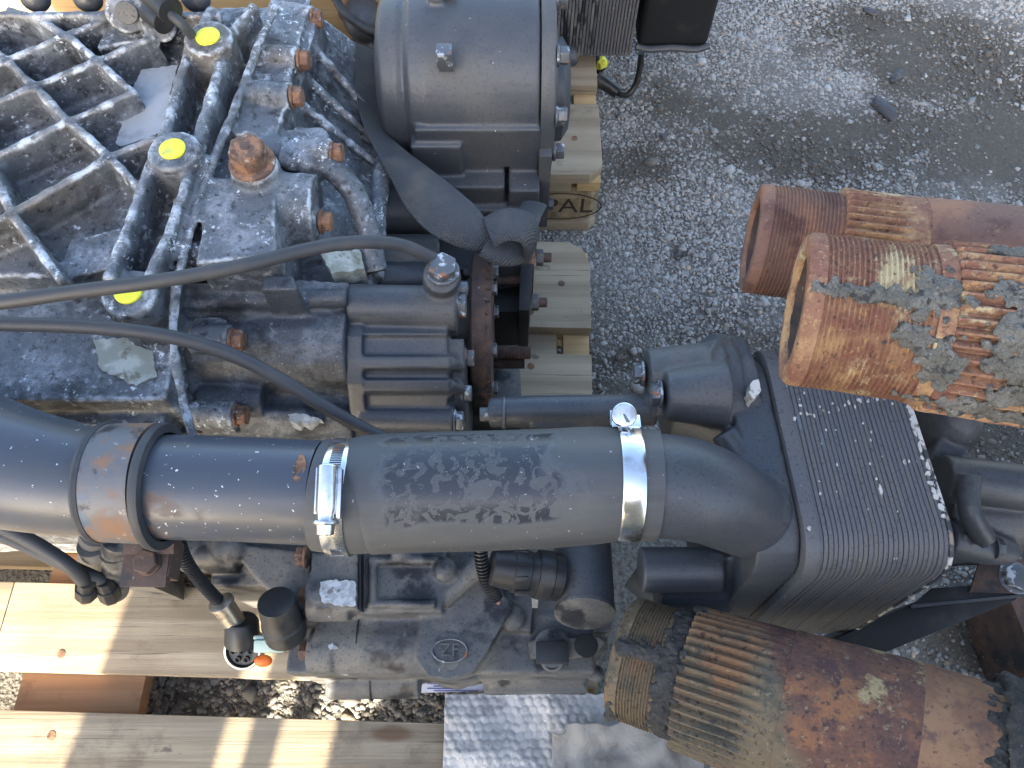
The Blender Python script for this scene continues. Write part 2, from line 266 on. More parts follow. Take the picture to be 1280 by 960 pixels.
MT['film'] = mat('dusty_clear_film', (.62, .58, .52), .35, 0, spec=.6, layers=[dict(col=(.35, .32, .28), scale=18, lo=.45, hi=.65, det=7)], bumps=[dict(scale=60, s=.6, d=.004, det=6, dist=1.)], extra=film_extra)

# ------------------------------------------------------------------ mesh building
class MB:
    def __init__(s): s.v = []; s.f = []
    def add(s, vs_, fs):
        n = len(s.v); s.v += [tuple(x) for x in vs_]; s.f += [tuple(i + n for i in f) for f in fs]; return s
    def box(s, c, size, rot=None):
        c = Vector(c); h = Vector(size) / 2; R = rot or Matrix.Identity(3)
        vs_ = [c + R @ Vector((x * h.x, y * h.y, z * h.z)) for x in (-1, 1) for y in (-1, 1) for z in (-1, 1)]
        return s.add(vs_, [(0, 1, 3, 2), (4, 6, 7, 5), (0, 4, 5, 1), (2, 3, 7, 6), (0, 2, 6, 4), (1, 5, 7, 3)])
    def slab(s, pts, depth=None, zb=None, shrink=0.):          # top polygon of 3D points, straight down to depth or height zb
        pts = [Vector(p) for p in pts]; n = len(pts); c = sum(pts, Vector()) / n
        area = sum(pts[i].x * pts[(i + 1) % n].y - pts[(i + 1) % n].x * pts[i].y for i in range(n))
        if area < 0: pts.reverse()
        lo = []
        for p in pts:
            q = p + (p - c) * shrink; lo.append(Vector((q.x, q.y, zb if zb is not None else p.z - depth)))
        fs = [tuple(range(n)), tuple(range(2 * n - 1, n - 1, -1))] + [(i, i + n, (i + 1) % n + n, (i + 1) % n) for i in range(n)]
        return s.add(pts + lo, fs)
    def pslab(s, px, zb=None, depth=None, z=None, shrink=0.):   # the same from photo points (x, y, height)
        return s.slab([at(q[0], q[1], q[2] if len(q) > 2 else z) for q in px], depth, zb, shrink)
    def xprof(s, px0, px1, prof, zb, yaw=0.):                    # a profile of (photo y, height) carried along X between two photo columns
        x0 = at(px0, prof[0][0], prof[0][1]).x; x1 = at(px1, prof[0][0], prof[0][1]).x
        top = [at(px0, py, z) for py, z in prof]; n = len(top)
        sec = [(p.y, p.z) for p in top] + [(top[-1].y, zb), (top[0].y, zb)]; m = len(sec)
        vs_ = [(x0, y, z) for y, z in sec] + [(x1, y - (x1 - x0) * yaw, z) for y, z in sec]
        return s.add(vs_, [tuple(range(m)), tuple(range(2 * m - 1, m - 1, -1))] + [(k, m + k, m + (k + 1) % m, (k + 1) % m) for k in range(m)])
    def tube(s, path, rad, seg=16, cap=True, squash=None):
        path = [Vector(p) for p in path]; n = len(path)
        if not hasattr(rad, '__len__'): rad = [rad] * n
        tg = [(path[min(i + 1, n - 1)] - path[max(i - 1, 0)]).normalized() for i in range(n)]
        up = Vector((0, 0, 1)) if abs(tg[0].z) < .9 else Vector((0, 1, 0))
        a = (up - tg[0] * up.dot(tg[0])).normalized(); vs_ = []; fs = []
        for i in range(n):
            a = (a - tg[i] * a.dot(tg[i])).normalized(); b = tg[i].cross(a)
            for k in range(seg):
                t = 2 * math.pi * k / seg
                vs_.append(path[i] + (a * math.cos(t) * (squash or 1) + b * math.sin(t)) * rad[i])
        for i in range(n - 1):
            for k in range(seg):
                k2 = (k + 1) % seg
                fs.append((i * seg + k, i * seg + k2, (i + 1) * seg + k2, (i + 1) * seg + k))
        if cap: fs += [tuple(range(seg - 1, -1, -1)), tuple(range((n - 1) * seg, n * seg))]
        return s.add(vs_, fs)
    def cyl(s, p0, p1, r0, r1=None, seg=24): return s.tube([p0, p1], [r0, r0 if r1 is None else r1], seg)
    def rev(s, p0, ax, prof, seg=48, mod=None, cap=True):        # profile of (distance along, radius)
        ax = Vector(ax).normalized(); p0 = Vector(p0); up = Vector((0, 0, 1)) if abs(ax.z) < .9 else Vector((0, 1, 0))
        a = (up - ax * up.dot(ax)).normalized(); b = ax.cross(a); vs_ = []; fs = []
        for i, (t, r) in enumerate(prof):
            for k in range(seg):
                th = 2 * math.pi * k / seg; rr = r + (mod(t, th, r) if mod else 0)
                vs_.append(p0 + ax * t + (a * math.cos(th) + b * math.sin(th)) * rr)
        n = len(prof)
        for i in range(n - 1):
            for k in range(seg):
                k2 = (k + 1) % seg; fs.append((i * seg + k, i * seg + k2, (i + 1) * seg + k2, (i + 1) * seg + k))
        if cap: fs += [tuple(range(seg - 1, -1, -1)), tuple(range((n - 1) * seg, n * seg))]
        return s.add(vs_, fs)
    def ball(s, c, r, seg=16, rings=10, rot=None):
        c = Vector(c); r = Vector(r) if hasattr(r, '__len__') else Vector((r, r, r)); R = rot or Matrix.Identity(3)
        vs_ = [c + R @ Vector((0, 0, r.z))]; fs = []
        for i in range(1, rings):
            p = math.pi * i / rings
            for k in range(seg):
                t = 2 * math.pi * k / seg; vs_.append(c + R @ Vector((r.x * math.sin(p) * math.cos(t), r.y * math.sin(p) * math.sin(t), r.z * math.cos(p))))
        vs_.append(c + R @ Vector((0, 0, -r.z))); m = len(vs_) - 1
        for k in range(seg):
            k2 = (k + 1) % seg; fs.append((0, 1 + k, 1 + k2)); fs.append((m, 1 + (rings - 2) * seg + k2, 1 + (rings - 2) * seg + k))
            for i in range(rings - 2): fs.append((1 + i * seg + k, 1 + (i + 1) * seg + k, 1 + (i + 1) * seg + k2, 1 + i * seg + k2))
        return s.add(vs_, fs)
    def ridge(s, pts, r, seg=10, squash=None): return s.tube(pts, r, seg, squash=squash)
    def build(s, name, m, parent=None, bevel=0., bseg=2, voxel=0., smooth_it=0, flat=False, ang=35, jit=0.):
        base = parent
        off = Vector()
        while base is not None: off += base.location; base = base.parent
        me = bpy.data.meshes.new(name)
        me.from_pydata([tuple(Vector(p) - off) for p in s.v], [], s.f)
        me.materials.append(MT[m] if isinstance(m, str) else m)
        o = bpy.data.objects.new(name, me); COL.objects.link(o)
        if parent: o.parent = parent
        bm = bmesh.new(); bm.from_mesh(me); bmesh.ops.recalc_face_normals(bm, faces=bm.faces[:])
        if bevel and not voxel:
            es = [e for e in bm.edges if len(e.link_faces) == 2 and e.calc_face_angle(0) > math.radians(30)]
            bmesh.ops.bevel(bm, geom=es, offset=bevel, segments=bseg, profile=.6, affect='EDGES', clamp_overlap=True)
        bm.to_mesh(me); bm.free()
        if voxel:
            md = o.modifiers.new('r', 'REMESH'); md.mode = 'VOXEL'; md.voxel_size = voxel; md.use_smooth_shade = True
            if smooth_it:
                ms = o.modifiers.new('s', 'SMOOTH'); ms.iterations = smooth_it; ms.factor = .5
            dg = bpy.context.evaluated_depsgraph_get(); ev = o.evaluated_get(dg)
            nm = bpy.data.meshes.new_from_object(ev); o.modifiers.clear(); o.data = nm; bpy.data.meshes.remove(me); nm.name = name; me = nm
            if jit:
                n = len(me.vertices); co = np.empty(n * 3); me.vertices.foreach_get('co', co); co = co.reshape(-1, 3)
                no = np.empty(n * 3); me.vertices.foreach_get('normal', no); no = no.reshape(-1, 3)
                dd = np.array([noise.noise(Vector(c) * 55) + .6 * noise.noise(Vector(c) * 140) for c in co]) * jit
                co = co + no * dd[:, None]; me.vertices.foreach_set('co', co.ravel()); me.update()
        if not flat:
            me.shade_smooth()
            if not voxel: me.set_sharp_from_angle(angle=math.radians(ang))
        return o
def thing(name, label, cat, loc=(0, 0, 0), group=None):
    o = bpy.data.objects.new(name, None); o.empty_display_size = .05; COL.objects.link(o); o.location = loc
    return tag(o, label, cat, group)
def tag(o, label, cat, group=None):
    o['label'] = label; o['category'] = cat
    if group: o['group'] = group
    return o
def smoothpath(pts, n=8):
    pts = [Vector(p) for p in pts]; out = []
    P = [pts[0] * 2 - pts[1]] + pts + [pts[-1] * 2 - pts[-2]]
    for i in range(1, len(P) - 2):
        for k in range(n):
            t = k / n; a, b, c, d = P[i - 1], P[i], P[i + 1], P[i + 2]
            out.append(.5 * ((2 * b) + (c - a) * t + (2 * a - 5 * b + 4 * c - d) * t * t + (3 * b - a - 3 * c + d) * t ** 3))
    return out + [pts[-1]]
def hexbolt(name, m, parent, pos, ax, r, h, flange=1.25, fh=.25, hole=False, twist=0.):
    mb = MB(); ax = Vector(ax).normalized(); pos = Vector(pos)
    if flange: mb.rev(pos, ax, [(0, r * flange), (h * fh * .7, r * flange), (h * fh, r * flange * .92)], 20)
    up = Vector((0, 0, 1)) if abs(ax.z) < .9 else Vector((0, 1, 0))
    a = (up - ax * up.dot(ax)).normalized(); a.rotate(Matrix.Rotation(twist, 3, ax)); b = ax.cross(a)
    vs_ = []
    for t, q in ((h * fh * .8, 1), (h * .93, 1), (h, .9)):
        for k in range(6):
            th = math.pi / 3 * k; vs_.append(pos + ax * t + (a * math.cos(th) + b * math.sin(th)) * r * q)
    fs = [tuple(range(5, -1, -1)), tuple(range(12, 18))] + [(i * 6 + k, i * 6 + (k + 1) % 6, (i + 1) * 6 + (k + 1) % 6, (i + 1) * 6 + k) for i in range(2) for k in range(6)]
    mb.add(vs_, fs)
    return mb.build(name, m, parent, bevel=r * .06, ang=25)
def text_mesh(name, body, size, m, parent, M, depth=.001):
    cu = bpy.data.curves.new(name, 'FONT'); cu.body = body; cu.size = size; cu.extrude = depth; cu.align_x = 'CENTER'; cu.align_y = 'CENTER'
    o = bpy.data.objects.new(name, cu); COL.objects.link(o)
    me = bpy.data.meshes.new_from_object(o.evaluated_get(bpy.context.evaluated_depsgraph_get()))
    bpy.data.objects.remove(o)
    me.materials.clear(); me.materials.append(MT[m]); me.transform(M)
    off = Vector(); b = parent
    while b is not None: off += b.location; b = b.parent
    me.transform(Matrix.Translation(-off))
    o = bpy.data.objects.new(name, me); COL.objects.link(o); o.parent = parent
    return o

# ------------------------------------------------------------------ GROUND AND GRAVEL
STAINS = [(830, 120, 70, 40, .5), (800, 205, 50, 26, .9), (880, 150, 60, 60, .4), (1160, 60, 130, 55, .9), (1230, 150, 130, 80, .95), (1100, 185, 130, 45, .65),
          (960, 170, 70, 40, .7), (1010, 200, 60, 30, .6), (745, 480, 40, 50, .6), (790, 450, 20, 12, .9), (1240, 560, 110, 130, 1.1), (1240, 400, 120, 120, 1.1), (1000, 60, 30, 15, .3), (1080, 30, 60, 20, .5),
          (850, 315, 12, 10, .9), (890, 280, 25, 10, .5), (735, 250, 25, 60, .4), (1200, 800, 90, 60, .55), (1000, 430, 260, 60, .5), (1180, 130, 60, 20, -.6), (1150, 200, 30, 12, -.4), (1060, 105, 30, 14, -.5), (200, 880, 400, 60, .35)]
SW = []
for (x, y, rx, ry, k) in STAINS:
    c = at(x, y, 0); e = at(x + rx, y, 0); f = at(x, y - ry, 0); SW.append((c.x, c.y, max((e - c).length, .005), max((f - c).length, .005), k))
def dirt_at(x, y):
    d = .16 + .22 * noise.noise(Vector((x * 7, y * 7, 3))) + .16 * noise.noise(Vector((x * 22, y * 22, 9)))
    for (cx, cy, rx, ry, k) in SW:
        q = ((x - cx) / rx) ** 2 + ((y - cy) / ry) ** 2
        if q < 4: d += k * math.exp(-q * 1.1) * (1 + .5 * noise.noise(Vector((x * 30, y * 30, 5))))
    return min(1, max(0, d))
def build_ground():
    # one sheet: fine in view, reaching to the horizon
    xs = np.concatenate(([-80, -20, -5, -2, -1.2], np.linspace(-.9, 1.5, 161), [2, 5, 20, 80]))
    ys = np.concatenate(([-80, -20, -5, -2, -1], np.linspace(-.4, 1.8, 147), [2.5, 5, 20, 80]))
    nx, ny = len(xs), len(ys); v = []; dv = []
    for y in ys:
        for x in xs:
            inner = -.9 <= x <= 1.5 and -.4 <= y <= 1.8
            v.append((x, y, (.003 * noise.noise(Vector((x * 5, y * 5, 0))) + .0015 * noise.noise(Vector((x * 25, y * 25, 1)))) if inner else 0)); dv.append(dirt_at(x, y) if inner else .3)
    f = [(j * nx + i, j * nx + i + 1, (j + 1) * nx + i + 1, (j + 1) * nx + i) for j in range(ny - 1) for i in range(nx - 1)]
    me = bpy.data.meshes.new('ground'); me.from_pydata(v, [], f); me.materials.append(MT['soil']); me.shade_smooth()
    a = me.attributes.new('dirt', 'FLOAT', 'POINT'); a.data.foreach_set('value', dv)
    o = bpy.data.objects.new('ground', me); COL.objects.link(o); o['kind'] = 'structure'
build_ground()
t_ = (1 + 5 ** .5) / 2
ICO = np.array([(-1, t_, 0), (1, t_, 0), (-1, -t_, 0), (1, -t_, 0), (0, -1, t_), (0, 1, t_), (0, -1, -t_), (0, 1, -t_), (t_, 0, -1), (t_, 0, 1), (-t_, 0, -1), (-t_, 0, 1)]) / 1.9
ICF = np.array([(0, 11, 5), (0, 5, 1), (0, 1, 7), (0, 7, 10), (0, 10, 11), (1, 5, 9), (5, 11, 4), (11, 10, 2), (10, 7, 6), (7, 1, 8), (3, 9, 4), (3, 4, 2), (3, 2, 6), (3, 6, 8), (3, 8, 9), (4, 9, 5), (2, 4, 11), (6, 2, 10), (8, 6, 7), (9, 8, 1)])
def rocks(name, pos, size, m, dirt=None, parent=None, flat=.55, nrm=None):
    n = len(pos); off = Vector(); b = parent
    while b is not None: off += b.location; b = b.parent
    r = np.random
    V = ICO[None] * (1 + .28 * r.randn(n, 12, 1)) * r.uniform(.65, 1.2, (n, 1, 3))
    a = r.uniform(0, 6.28, n); ca, sa = np.cos(a), np.sin(a); b_ = r.uniform(0, 6.28, n); cb, sb = np.cos(b_), np.sin(b_)
    x, y, z = V[..., 0], V[..., 1], V[..., 2]
    y, z = y * cb[:, None] - z * sb[:, None], y * sb[:, None] + z * cb[:, None]
    x, y = x * ca[:, None] - y * sa[:, None], x * sa[:, None] + y * ca[:, None]
    V = np.stack([x, y, z * flat], -1) * np.asarray(size)[:, None, None]
    if nrm is not None:                       # lay the flat side on a surface normal
        N = np.asarray(nrm); t1 = np.cross(N, np.tile([1., .1, 0], (n, 1))); t1 /= np.linalg.norm(t1, axis=1)[:, None]; t2 = np.cross(N, t1)
        V = V[..., 0:1] * t1[:, None] + V[..., 1:2] * t2[:, None] + V[..., 2:3] * N[:, None]
    V = V + np.asarray(pos)[:, None] - np.array(off)[None, None]
    Fc = ICF[None] + (np.arange(n) * 12)[:, None, None]
    me = bpy.data.meshes.new(name); me.vertices.add(n * 12); me.vertices.foreach_set('co', V.ravel())
    me.loops.add(n * 60); me.loops.foreach_set('vertex_index', Fc.ravel()); me.polygons.add(n * 20)
    me.polygons.foreach_set('loop_start', np.arange(n * 20) * 3); me.update(calc_edges=True); me.materials.append(MT[m])
    if dirt is not None:
        at_ = me.attributes.new('dirt', 'FLOAT', 'POINT'); at_.data.foreach_set('value', np.repeat(dirt, 12))
    o = bpy.data.objects.new(name, me); COL.objects.link(o); o['kind'] = 'stuff'
    if parent: o.parent = parent
    return o
def build_gravel():
    pos, size, dv = [], [], []
    zones = [(-.02, 1.15, .36, 1.62, 92000, .0025), (.25, .95, -.1, .38, 13000, .0024), (-.56, .08, -.06, .2, 12000, .0033)]
    for (x0, x1, y0, y1, n, sz) in zones:
        for _ in range(n):
            x, y = random.uniform(x0, x1), random.uniform(y0, y1); d = dirt_at(x, y)
            if random.random() < d * .85 - .08 and random.random() < .88: continue
            s_ = sz * random.lognormvariate(0, .38); 
            if random.random() < .012: s_ *= random.uniform(1.5, 2.4)
            z = .0010 + s_ * random.uniform(-.3, .1) - d * .001
            pos.append((x, y, z)); size.append(s_); dv.append(min(1, max(0, d * .95 - .1 + random.uniform(-.25, .2))) if random.random() > .12 else d * .2)
    o = rocks('gravel', pos, size, 'gravel', dv, flat=.5); o['label'] = 'pale grey gravel trodden into dark dirt'
build_gravel()

# ------------------------------------------------------------------ PALLETS
def board(name, m, parent, p0, p1, wdt, th, chamfer=0., outer=0):
    # a plank from p0 to p1 (centre line of its top face), slightly worn edges
    p0, p1 = Vector(p0), Vector(p1); d = (p1 - p0); L = d.length; u = d.normalized(); v = Vector((-u.y, u.x, 0)); h = wdt / 2
    c = chamfer
    if c and outer > 0: out = [(0, -h), (L, -h), (L, h - c * 1.2), (L - c * .35, h - c * .4), (L - c, h), (0, h)]
    elif c and outer < 0: out = [(0, -h), (L - c, -h), (L, -h + c), (L, h), (0, h)]
    elif c: out = [(c, -h), (L - c, -h), (L, -h + c), (L, h - c), (L - c, h), (c, h), (0, h - c), (0, -h + c)]
    else: out = [(0, -h), (L, -h), (L, h), (0, h)]
    mb = MB(); mb.slab([p0 + u * a + v * b for a, b in out], depth=th)
    me_off = mb.build(name, m, parent, bevel=.0014, bseg=2)
    return me_off
def pallet(name, label, corner, ang, widths, right_first, zt=.144, parts=None):
    """corner = right back top corner; boards run left from it; v goes towards the viewer"""
    root = thing(name, label, 'pallet', (corner.x, corner.y, 0))
    u = Vector((-math.cos(ang), -math.sin(ang), 0)); v = Vector((math.sin(ang), -math.cos(ang), 0))
    def pt(a, b, z): return Vector((corner.x, corner.y, 0)) + u * a + v * b + Vector((0, 0, z))
    pos = 0; ctr = []
    for i, (wd, m, ch) in enumerate(widths):
        if parts and i in parts:
            for (a0, a1, mm) in parts[i]: board('deck_board', mm, root, pt(a1, pos + wd / 2, zt), pt(a0, pos + wd / 2, zt), wd, .022, chamfer=ch if a0 < .01 else 0)
        else: board('deck_board', m, root, pt(1.2, pos + wd / 2, zt), pt(0, pos + wd / 2, zt), wd, .022, chamfer=ch, outer=1 if i == 0 else -1)
        ctr.append((pos + wd / 2, wd)); pos += wd + .0413
    tot = pos - .0413
    cross = [(.0, .145), (.5275, .145), (1.055, .145)]
    for (a, wd) in cross:
        if a == 0:
            board('cross_board', 'wood', root, pt(.047 + .049, .003, zt - .0222), pt(.047 + .049, tot - .003, zt - .0222), .098, .022)
            board('cross_board', 'wood_new', root, pt(.0195, .003, zt - .0222), pt(.0195, tot - .003, zt - .0222), .037, .022)
        else: board('cross_board', 'wood_red' if a < 1 else 'wood', root, pt(a + wd / 2, .003, zt - .0222), pt(a + wd / 2, tot - .003, zt - .0222), wd, .022)
        for b, bw in ((.05, .1), (tot / 2, .145), (tot - .05, .1)):
            q = MB(); c1 = .018 if a == 0 else 0
            o4 = [(a + .001, b - bw / 2), (a + wd, b - bw / 2), (a + wd, b + bw / 2), (a + .001, b + bw / 2)]
            q.slab([pt(x, y, zt - .0446) for x, y in o4], depth=.0764 if True else 0); q.build('block', 'wood_end', root, bevel=.012 if c1 else .002, bseg=1)
    for b, bw in ((.05, .1), (tot / 2, .145), (tot - .05, .1)):
        board('bottom_board', 'wood', root, pt(1.2, b, .0225), pt(0, b, .0225), bw, .022, chamfer=.012)
    # nail heads where boards cross
    nm = MB()
    for (a, wd) in cross[:2]:
        for c, wb in ctr:
            for k in (-.33, 0., .33) if wb > .12 else (-.3, .3):
                p = pt(a + wd * (.35 + .1 * random.random()) + (.03 if k else -.02), c + k * wb, zt)
                n_ = MB(); n_.rev(p - Vector((0, 0, .0006)), (0, 0, 1), [(0, .0052), (.0011, .005), (.0014, .003)], 10); n_.build('nail', 'bolt_rust', root)
    return root, pt
A = math.radians(-1.6)
c1 = at(737, 303, .144)
main_pallet, mpt = pallet('pallet', 'wooden pallet carrying the gearbox, its boards sunlit at lower left', c1, A,
    [(.145, 'wood', .03), (.1, 'wood', 0), (.145, 'wood', 0), (.1, 'wood', 0), (.145, 'wood', .02)], 0, parts={3: [(0, .7, 'wood'), (.7008, 1.2, 'wood')]})
c2 = at(754, 218, .144); cb = Vector((c2.x, c2.y + .8, .144))
back_pallet, bpt = pallet('pallet', 'pale wooden pallet end behind the grey housing, stamped PAL on its block', cb, 0.,
    [(.145, 'wood', .02), (.1, 'wood', 0), (.145, 'wood', 0), (.1, 'wood', 0), (.145, 'wood', .02)], 0)
# burnt stamp on the corner block that faces the viewer
pb = at(722, 262, .07); yb = bpt(0, .8, 0).y
Ms = Matrix.Translation((bpt(.062, 0, 0).x, yb - .0003, .066)) @ Matrix.Rotation(math.pi / 2, 4, 'X')
text_mesh('stamp_letters', 'EPAL', .05, 'burn', back_pallet, Ms, .0004)
ring = MB(); n = 48
ro = [(math.cos(2 * math.pi * k / n), math.sin(2 * math.pi * k / n)) for k in range(n)]
vv = [Ms @ Vector((a * .068, b * .034, 0)) for a, b in ro] + [Ms @ Vector((a * .0655, b * .0318, 0)) for a, b in ro]
vv += [p + Vector((0, -.0006, 0)) for p in vv]
ring.add(vv, [(k, (k + 1) % n, n + (k + 1) % n, n + k) for k in range(n)] + [(2 * n + k, 3 * n + k, 3 * n + (k + 1) % n, 2 * n + (k + 1) % n) for k in range(n)]
         + [(k, 2 * n + k, 2 * n + (k + 1) % n, (k + 1) % n) for k in range(n)] + [(n + k, n + (k + 1) % n, 3 * n + (k + 1) % n, 3 * n + k) for k in range(n)])
ring.build('stamp_oval', 'burn', back_pallet, flat=True)

# ------------------------------------------------------------------ THE GEARBOX
GB = thing('gearbox', 'large weathered grey truck gearbox with ribbed casing, black hose and cooler, on pallet', 'gearbox', (-.2, .35, .144))
X, Y, Z = Vector((1, 0, 0)), Vector((0, 1, 0)), Vector((0, 0, 1))
ZR, ZF_ = .535, .5
def pl(pts, z): return [at(p[0], p[1], p[2] if len(p) > 2 else z) for p in pts]
# -- main casing: ribbed deck, channel, flange bosses, sloping skirt, front body (one casting)
cs = MB()
cs.pslab([(-150, 18), (262, 18), (400, 8), (352, 200), (236, 330), (205, 345), (-150, 345)], zb=.2, z=ZF_)
cs.pslab([(-150, 325), (235, 325), (210, 480), (205, 500), (-150, 500)], zb=.2, z=.475)
cs.pslab([(-150, 470), (130, 470), (200, 480), (205, 535), (135, 535), (-150, 500)], zb=.3, z=.45)
def rib(pts, z=ZR, r=.0036, zb=None):
    P = pl(pts, z)
    for a, b in zip(P[:-1], P[1:]):
        d = (b - a).normalized(); n = Vector((-d.y, d.x, 0)) * r
        low = lambda p: Vector((p.x, p.y, (zb or ZF_) - .004))
        cs.add([a + n - d * r, b + n + d * r, b - n + d * r, a - n - d * r, low(a) + n * 1.6 - d * r, low(b) + n * 1.6 + d * r, low(b) - n * 1.6 + d * r, low(a) - n * 1.6 - d * r],
               [(0, 1, 2, 3), (7, 6, 5, 4), (0, 4, 5, 1), (1, 5, 6, 2), (2, 6, 7, 3), (3, 7, 4, 0)])
for path in ([(-110, 118), (12, 72), (82, 41), (142, 18)], [(-90, 160), (42, 106), (122, 73), (188, 45)], [(-80, 228), (0, 190), (82, 151), (163, 114)],
             [(-90, 312), (12, 265), (55, 241), (136, 194), (190, 171)], [(-60, 26), (0, 67), (42, 107), (85, 150), (136, 194), (174, 234)],
             [(10, 10), (50, 24), (82, 42), (120, 73), (163, 112)], [(-60, 130), (-20, 190), (12, 265), (72, 345)]):
    rib(path)
cs.pslab([(-150, 20), (275, 20), (275, 13), (-150, 13)], zb=.45, z=.538)                              # rear rim
cs.pslab([(88, 300), (150, 285), (165, 330), (70, 350)], zb=.45, z=.512)
# rear bosses by the rim
cs.cyl(at(158, 16, .45), at(158, 16, .552), .019); cs.cyl(at(198, 30, .45), at(198, 30, .54), .02, .017)
cs.pslab([(140, 20), (172, 14), (186, 48), (120, 60)], zb=.46, z=.525)
# channel between two ridges with plug bosses
chan_l = [(265, 12), (236, 62), (207, 165), (176, 240), (157, 295), (135, 350)]
chan_r = [(318, 8), (287, 45), (250, 165), (230, 240), (211, 295), (185, 350)]
for pth in (chan_l, chan_r):
    P = pl(pth, .537); cs.tube(P, [.0048] * len(P), 10)
    for a, b in zip(P[:-1], P[1:]):
        d = (b - a).normalized(); nn = Vector((-d.y, d.x, 0)) * .0052
        cs.slab([a + nn, b + nn, b - nn, a - nn], zb=.47)
for (bx, by, bz) in ((260, 46, .548), (216, 187, .548), (161, 365, .53)):
    c = at(bx, by, bz); cs.rev(Vector((c.x, c.y, .45)), Z, [(0, .027), (bz - .45 - .0025, .0235), (bz - .45, .0225)], 40)
# joint ridge
P = pl([(345, 8), (318, 70), (292, 140), (262, 212), (236, 296), (212, 360), (203, 420), (208, 480), (218, 535)], .528)
P = [Vector((p.x, p.y, p.z - (0 if i < 5 else .012 * (i - 4)))) for i, p in enumerate(P)]
cs.tube(smoothpath(P, 4), .0042, 10)
# right part: shoulder and sloping skirt
cs.pslab([(262, 8, .5), (388, 8, .5), (366, 60, .508), (345, 180, .508), (260, 320, .505), (215, 320, .505)], zb=.2)
cs.pslab([(325, 12, .512), (384, 14, .506), (366, 80, .515), (356, 130, .518), (346, 168, .516), (290, 168, .522)], zb=.4)
cs.pslab([(385, 8, .485), (446, 54, .42), (478, 160, .405), (486, 250, .4), (440, 300, .42), (350, 300, .475), (345, 180, .485)], zb=.2)
for a, b in (((392, 60), (470, 150)), ((380, 96), (468, 176)), ((372, 128), (470, 205))):
    cs.tube([at(a[0], a[1], .487), at(b[0], b[1], .413)], [.006, .004], 6)
BOLTS = [(390, 24, 340, 16, .5), (373, 75, 325, 72, .515), (364, 121, 306, 118, .52), (414, 191, 325, 186, .51), (400, 277, 330, 272, .495), (263, 321, 225, 318, .51), (289, 425, 240, 425, .475), (294, 519, 240, 519, .43)]
for (x0, y0, x1, y1, z) in BOLTS:
    cs.tube([at(x1, y1, z - .004), at(x0, y0, z - .004)], [.0135, .0135], 18); cs.box(at((x0 + x1) / 2, y0, z - .02), (abs(at(x0, y0, z).x - at(x1, y1, z).x), .027, .035))
    c = at(x0 - 22, y0, z - .03); cs.box(c, (.03, .022, .05))
# plug boss and the square bodies below it
c = at(316, 205, .54); cs.rev(Vector((c.x, c.y, .45)), Z, [(0, .026), (.088, .0215), (.091, .02)], 32)
cs.pslab([(262, 222), (343, 218), (344, 318), (244, 330)], zb=.4, z=.528)
cs.tube([at(325, 262, .493), at(397, 264, .49)], [.036, .034], 32)
cs.tube(smoothpath(pl([(350, 195, .51), (420, 215, .495), (455, 270, .47), (470, 340, .44)], .5), 5), [.012] * 16, 12)
cs.tube(smoothpath(pl([(478, 200, .43), (473, 270, .43), (470, 350, .42)], .5), 5), [.009] * 11, 12)
cs.tube([at(-60, 520, .385), at(140, 520, .385)], .035, 24)                                         # round body under the ledge
# round casing underneath carrying it all
cs.tube([Vector((-.72, .42, .31)), Vector((-.14, .42, .31))], [.12, .12], 48)
cs.box((-.42, .36, .2), (.5, .3, .1))
casing = cs.build('casing', 'alu', GB, voxel=.0022, smooth_it=2, jit=.0012)
# oil-pan feet down to the pallet
ft = MB()
for x in (-.55, -.25): ft.box((x, .36, .1485 + .02), (.07, .26, .045))
ft.build('foot', 'cast', GB, bevel=.004)
# bolts of the flange
for i, (x0, y0, x1, y1, z) in enumerate(BOLTS):
    hexbolt('flange_bolt', 'bolt_rust', casing, at(x0, y0, z - .004), (1, .02 * (i % 3 - 1), 0), .0098, .0115, flange=1.15, twist=.2 * i)
hexbolt('drain_plug', 'bolt_rust', casing, at(316, 205, .5412), Z, .0165, .023, flange=1.28, fh=.2, twist=0.)
q = at(320, 176, .5655); mb = MB(); mb.rev(at(316, 205, .5412) + Z * .0228, Z, [(0, .0048), (.0006, .0046)], 14); mb.build('dimple_shade_disc', 'rust_dark', casing)  # dark disc on the flat top, painted shade of a dimple
for (bx, by, bz) in ((260, 46, .548), (216, 187, .548), (161, 365, .53)):
    mb = MB(); c = at(bx, by, bz); mb.rev(c + Z * .0003, Z, [(-.002, .0118), (.0012, .0118), (.002, .0108), (.0022, .007), (.0018, .001)], 32); mb.build('yellow_plug', 'yellow', casing)
def decal_patch(name, m, parent, pts, z, th=.0008, rough=.004, seed=1):       # a thin flake of peeled paint / residue with a ragged rim
    rnd = random.Random(seed); P = [at(p[0], p[1], p[2] if len(p) > 2 else z) for p in pts]; out = []
    for a, b in zip(P, P[1:] + P[:1]):
        k = max(3, int((b - a).length / .003))
        for i in range(k):
            p = a.lerp(b, i / k); d = (b - a).normalized(); nn = Vector((-d.y, d.x, 0)); out.append(p + nn * rnd.uniform(-rough, rough) * .5)
    mb = MB(); mb.slab(out, depth=th + .02); return mb.build(name, m, parent)
decal_patch('machined_pad', 'alu_pad', casing, [(176, 87), (222, 81), (200, 166), (150, 183), (145, 178), (164, 116)], .512, rough=.0016, seed=3)
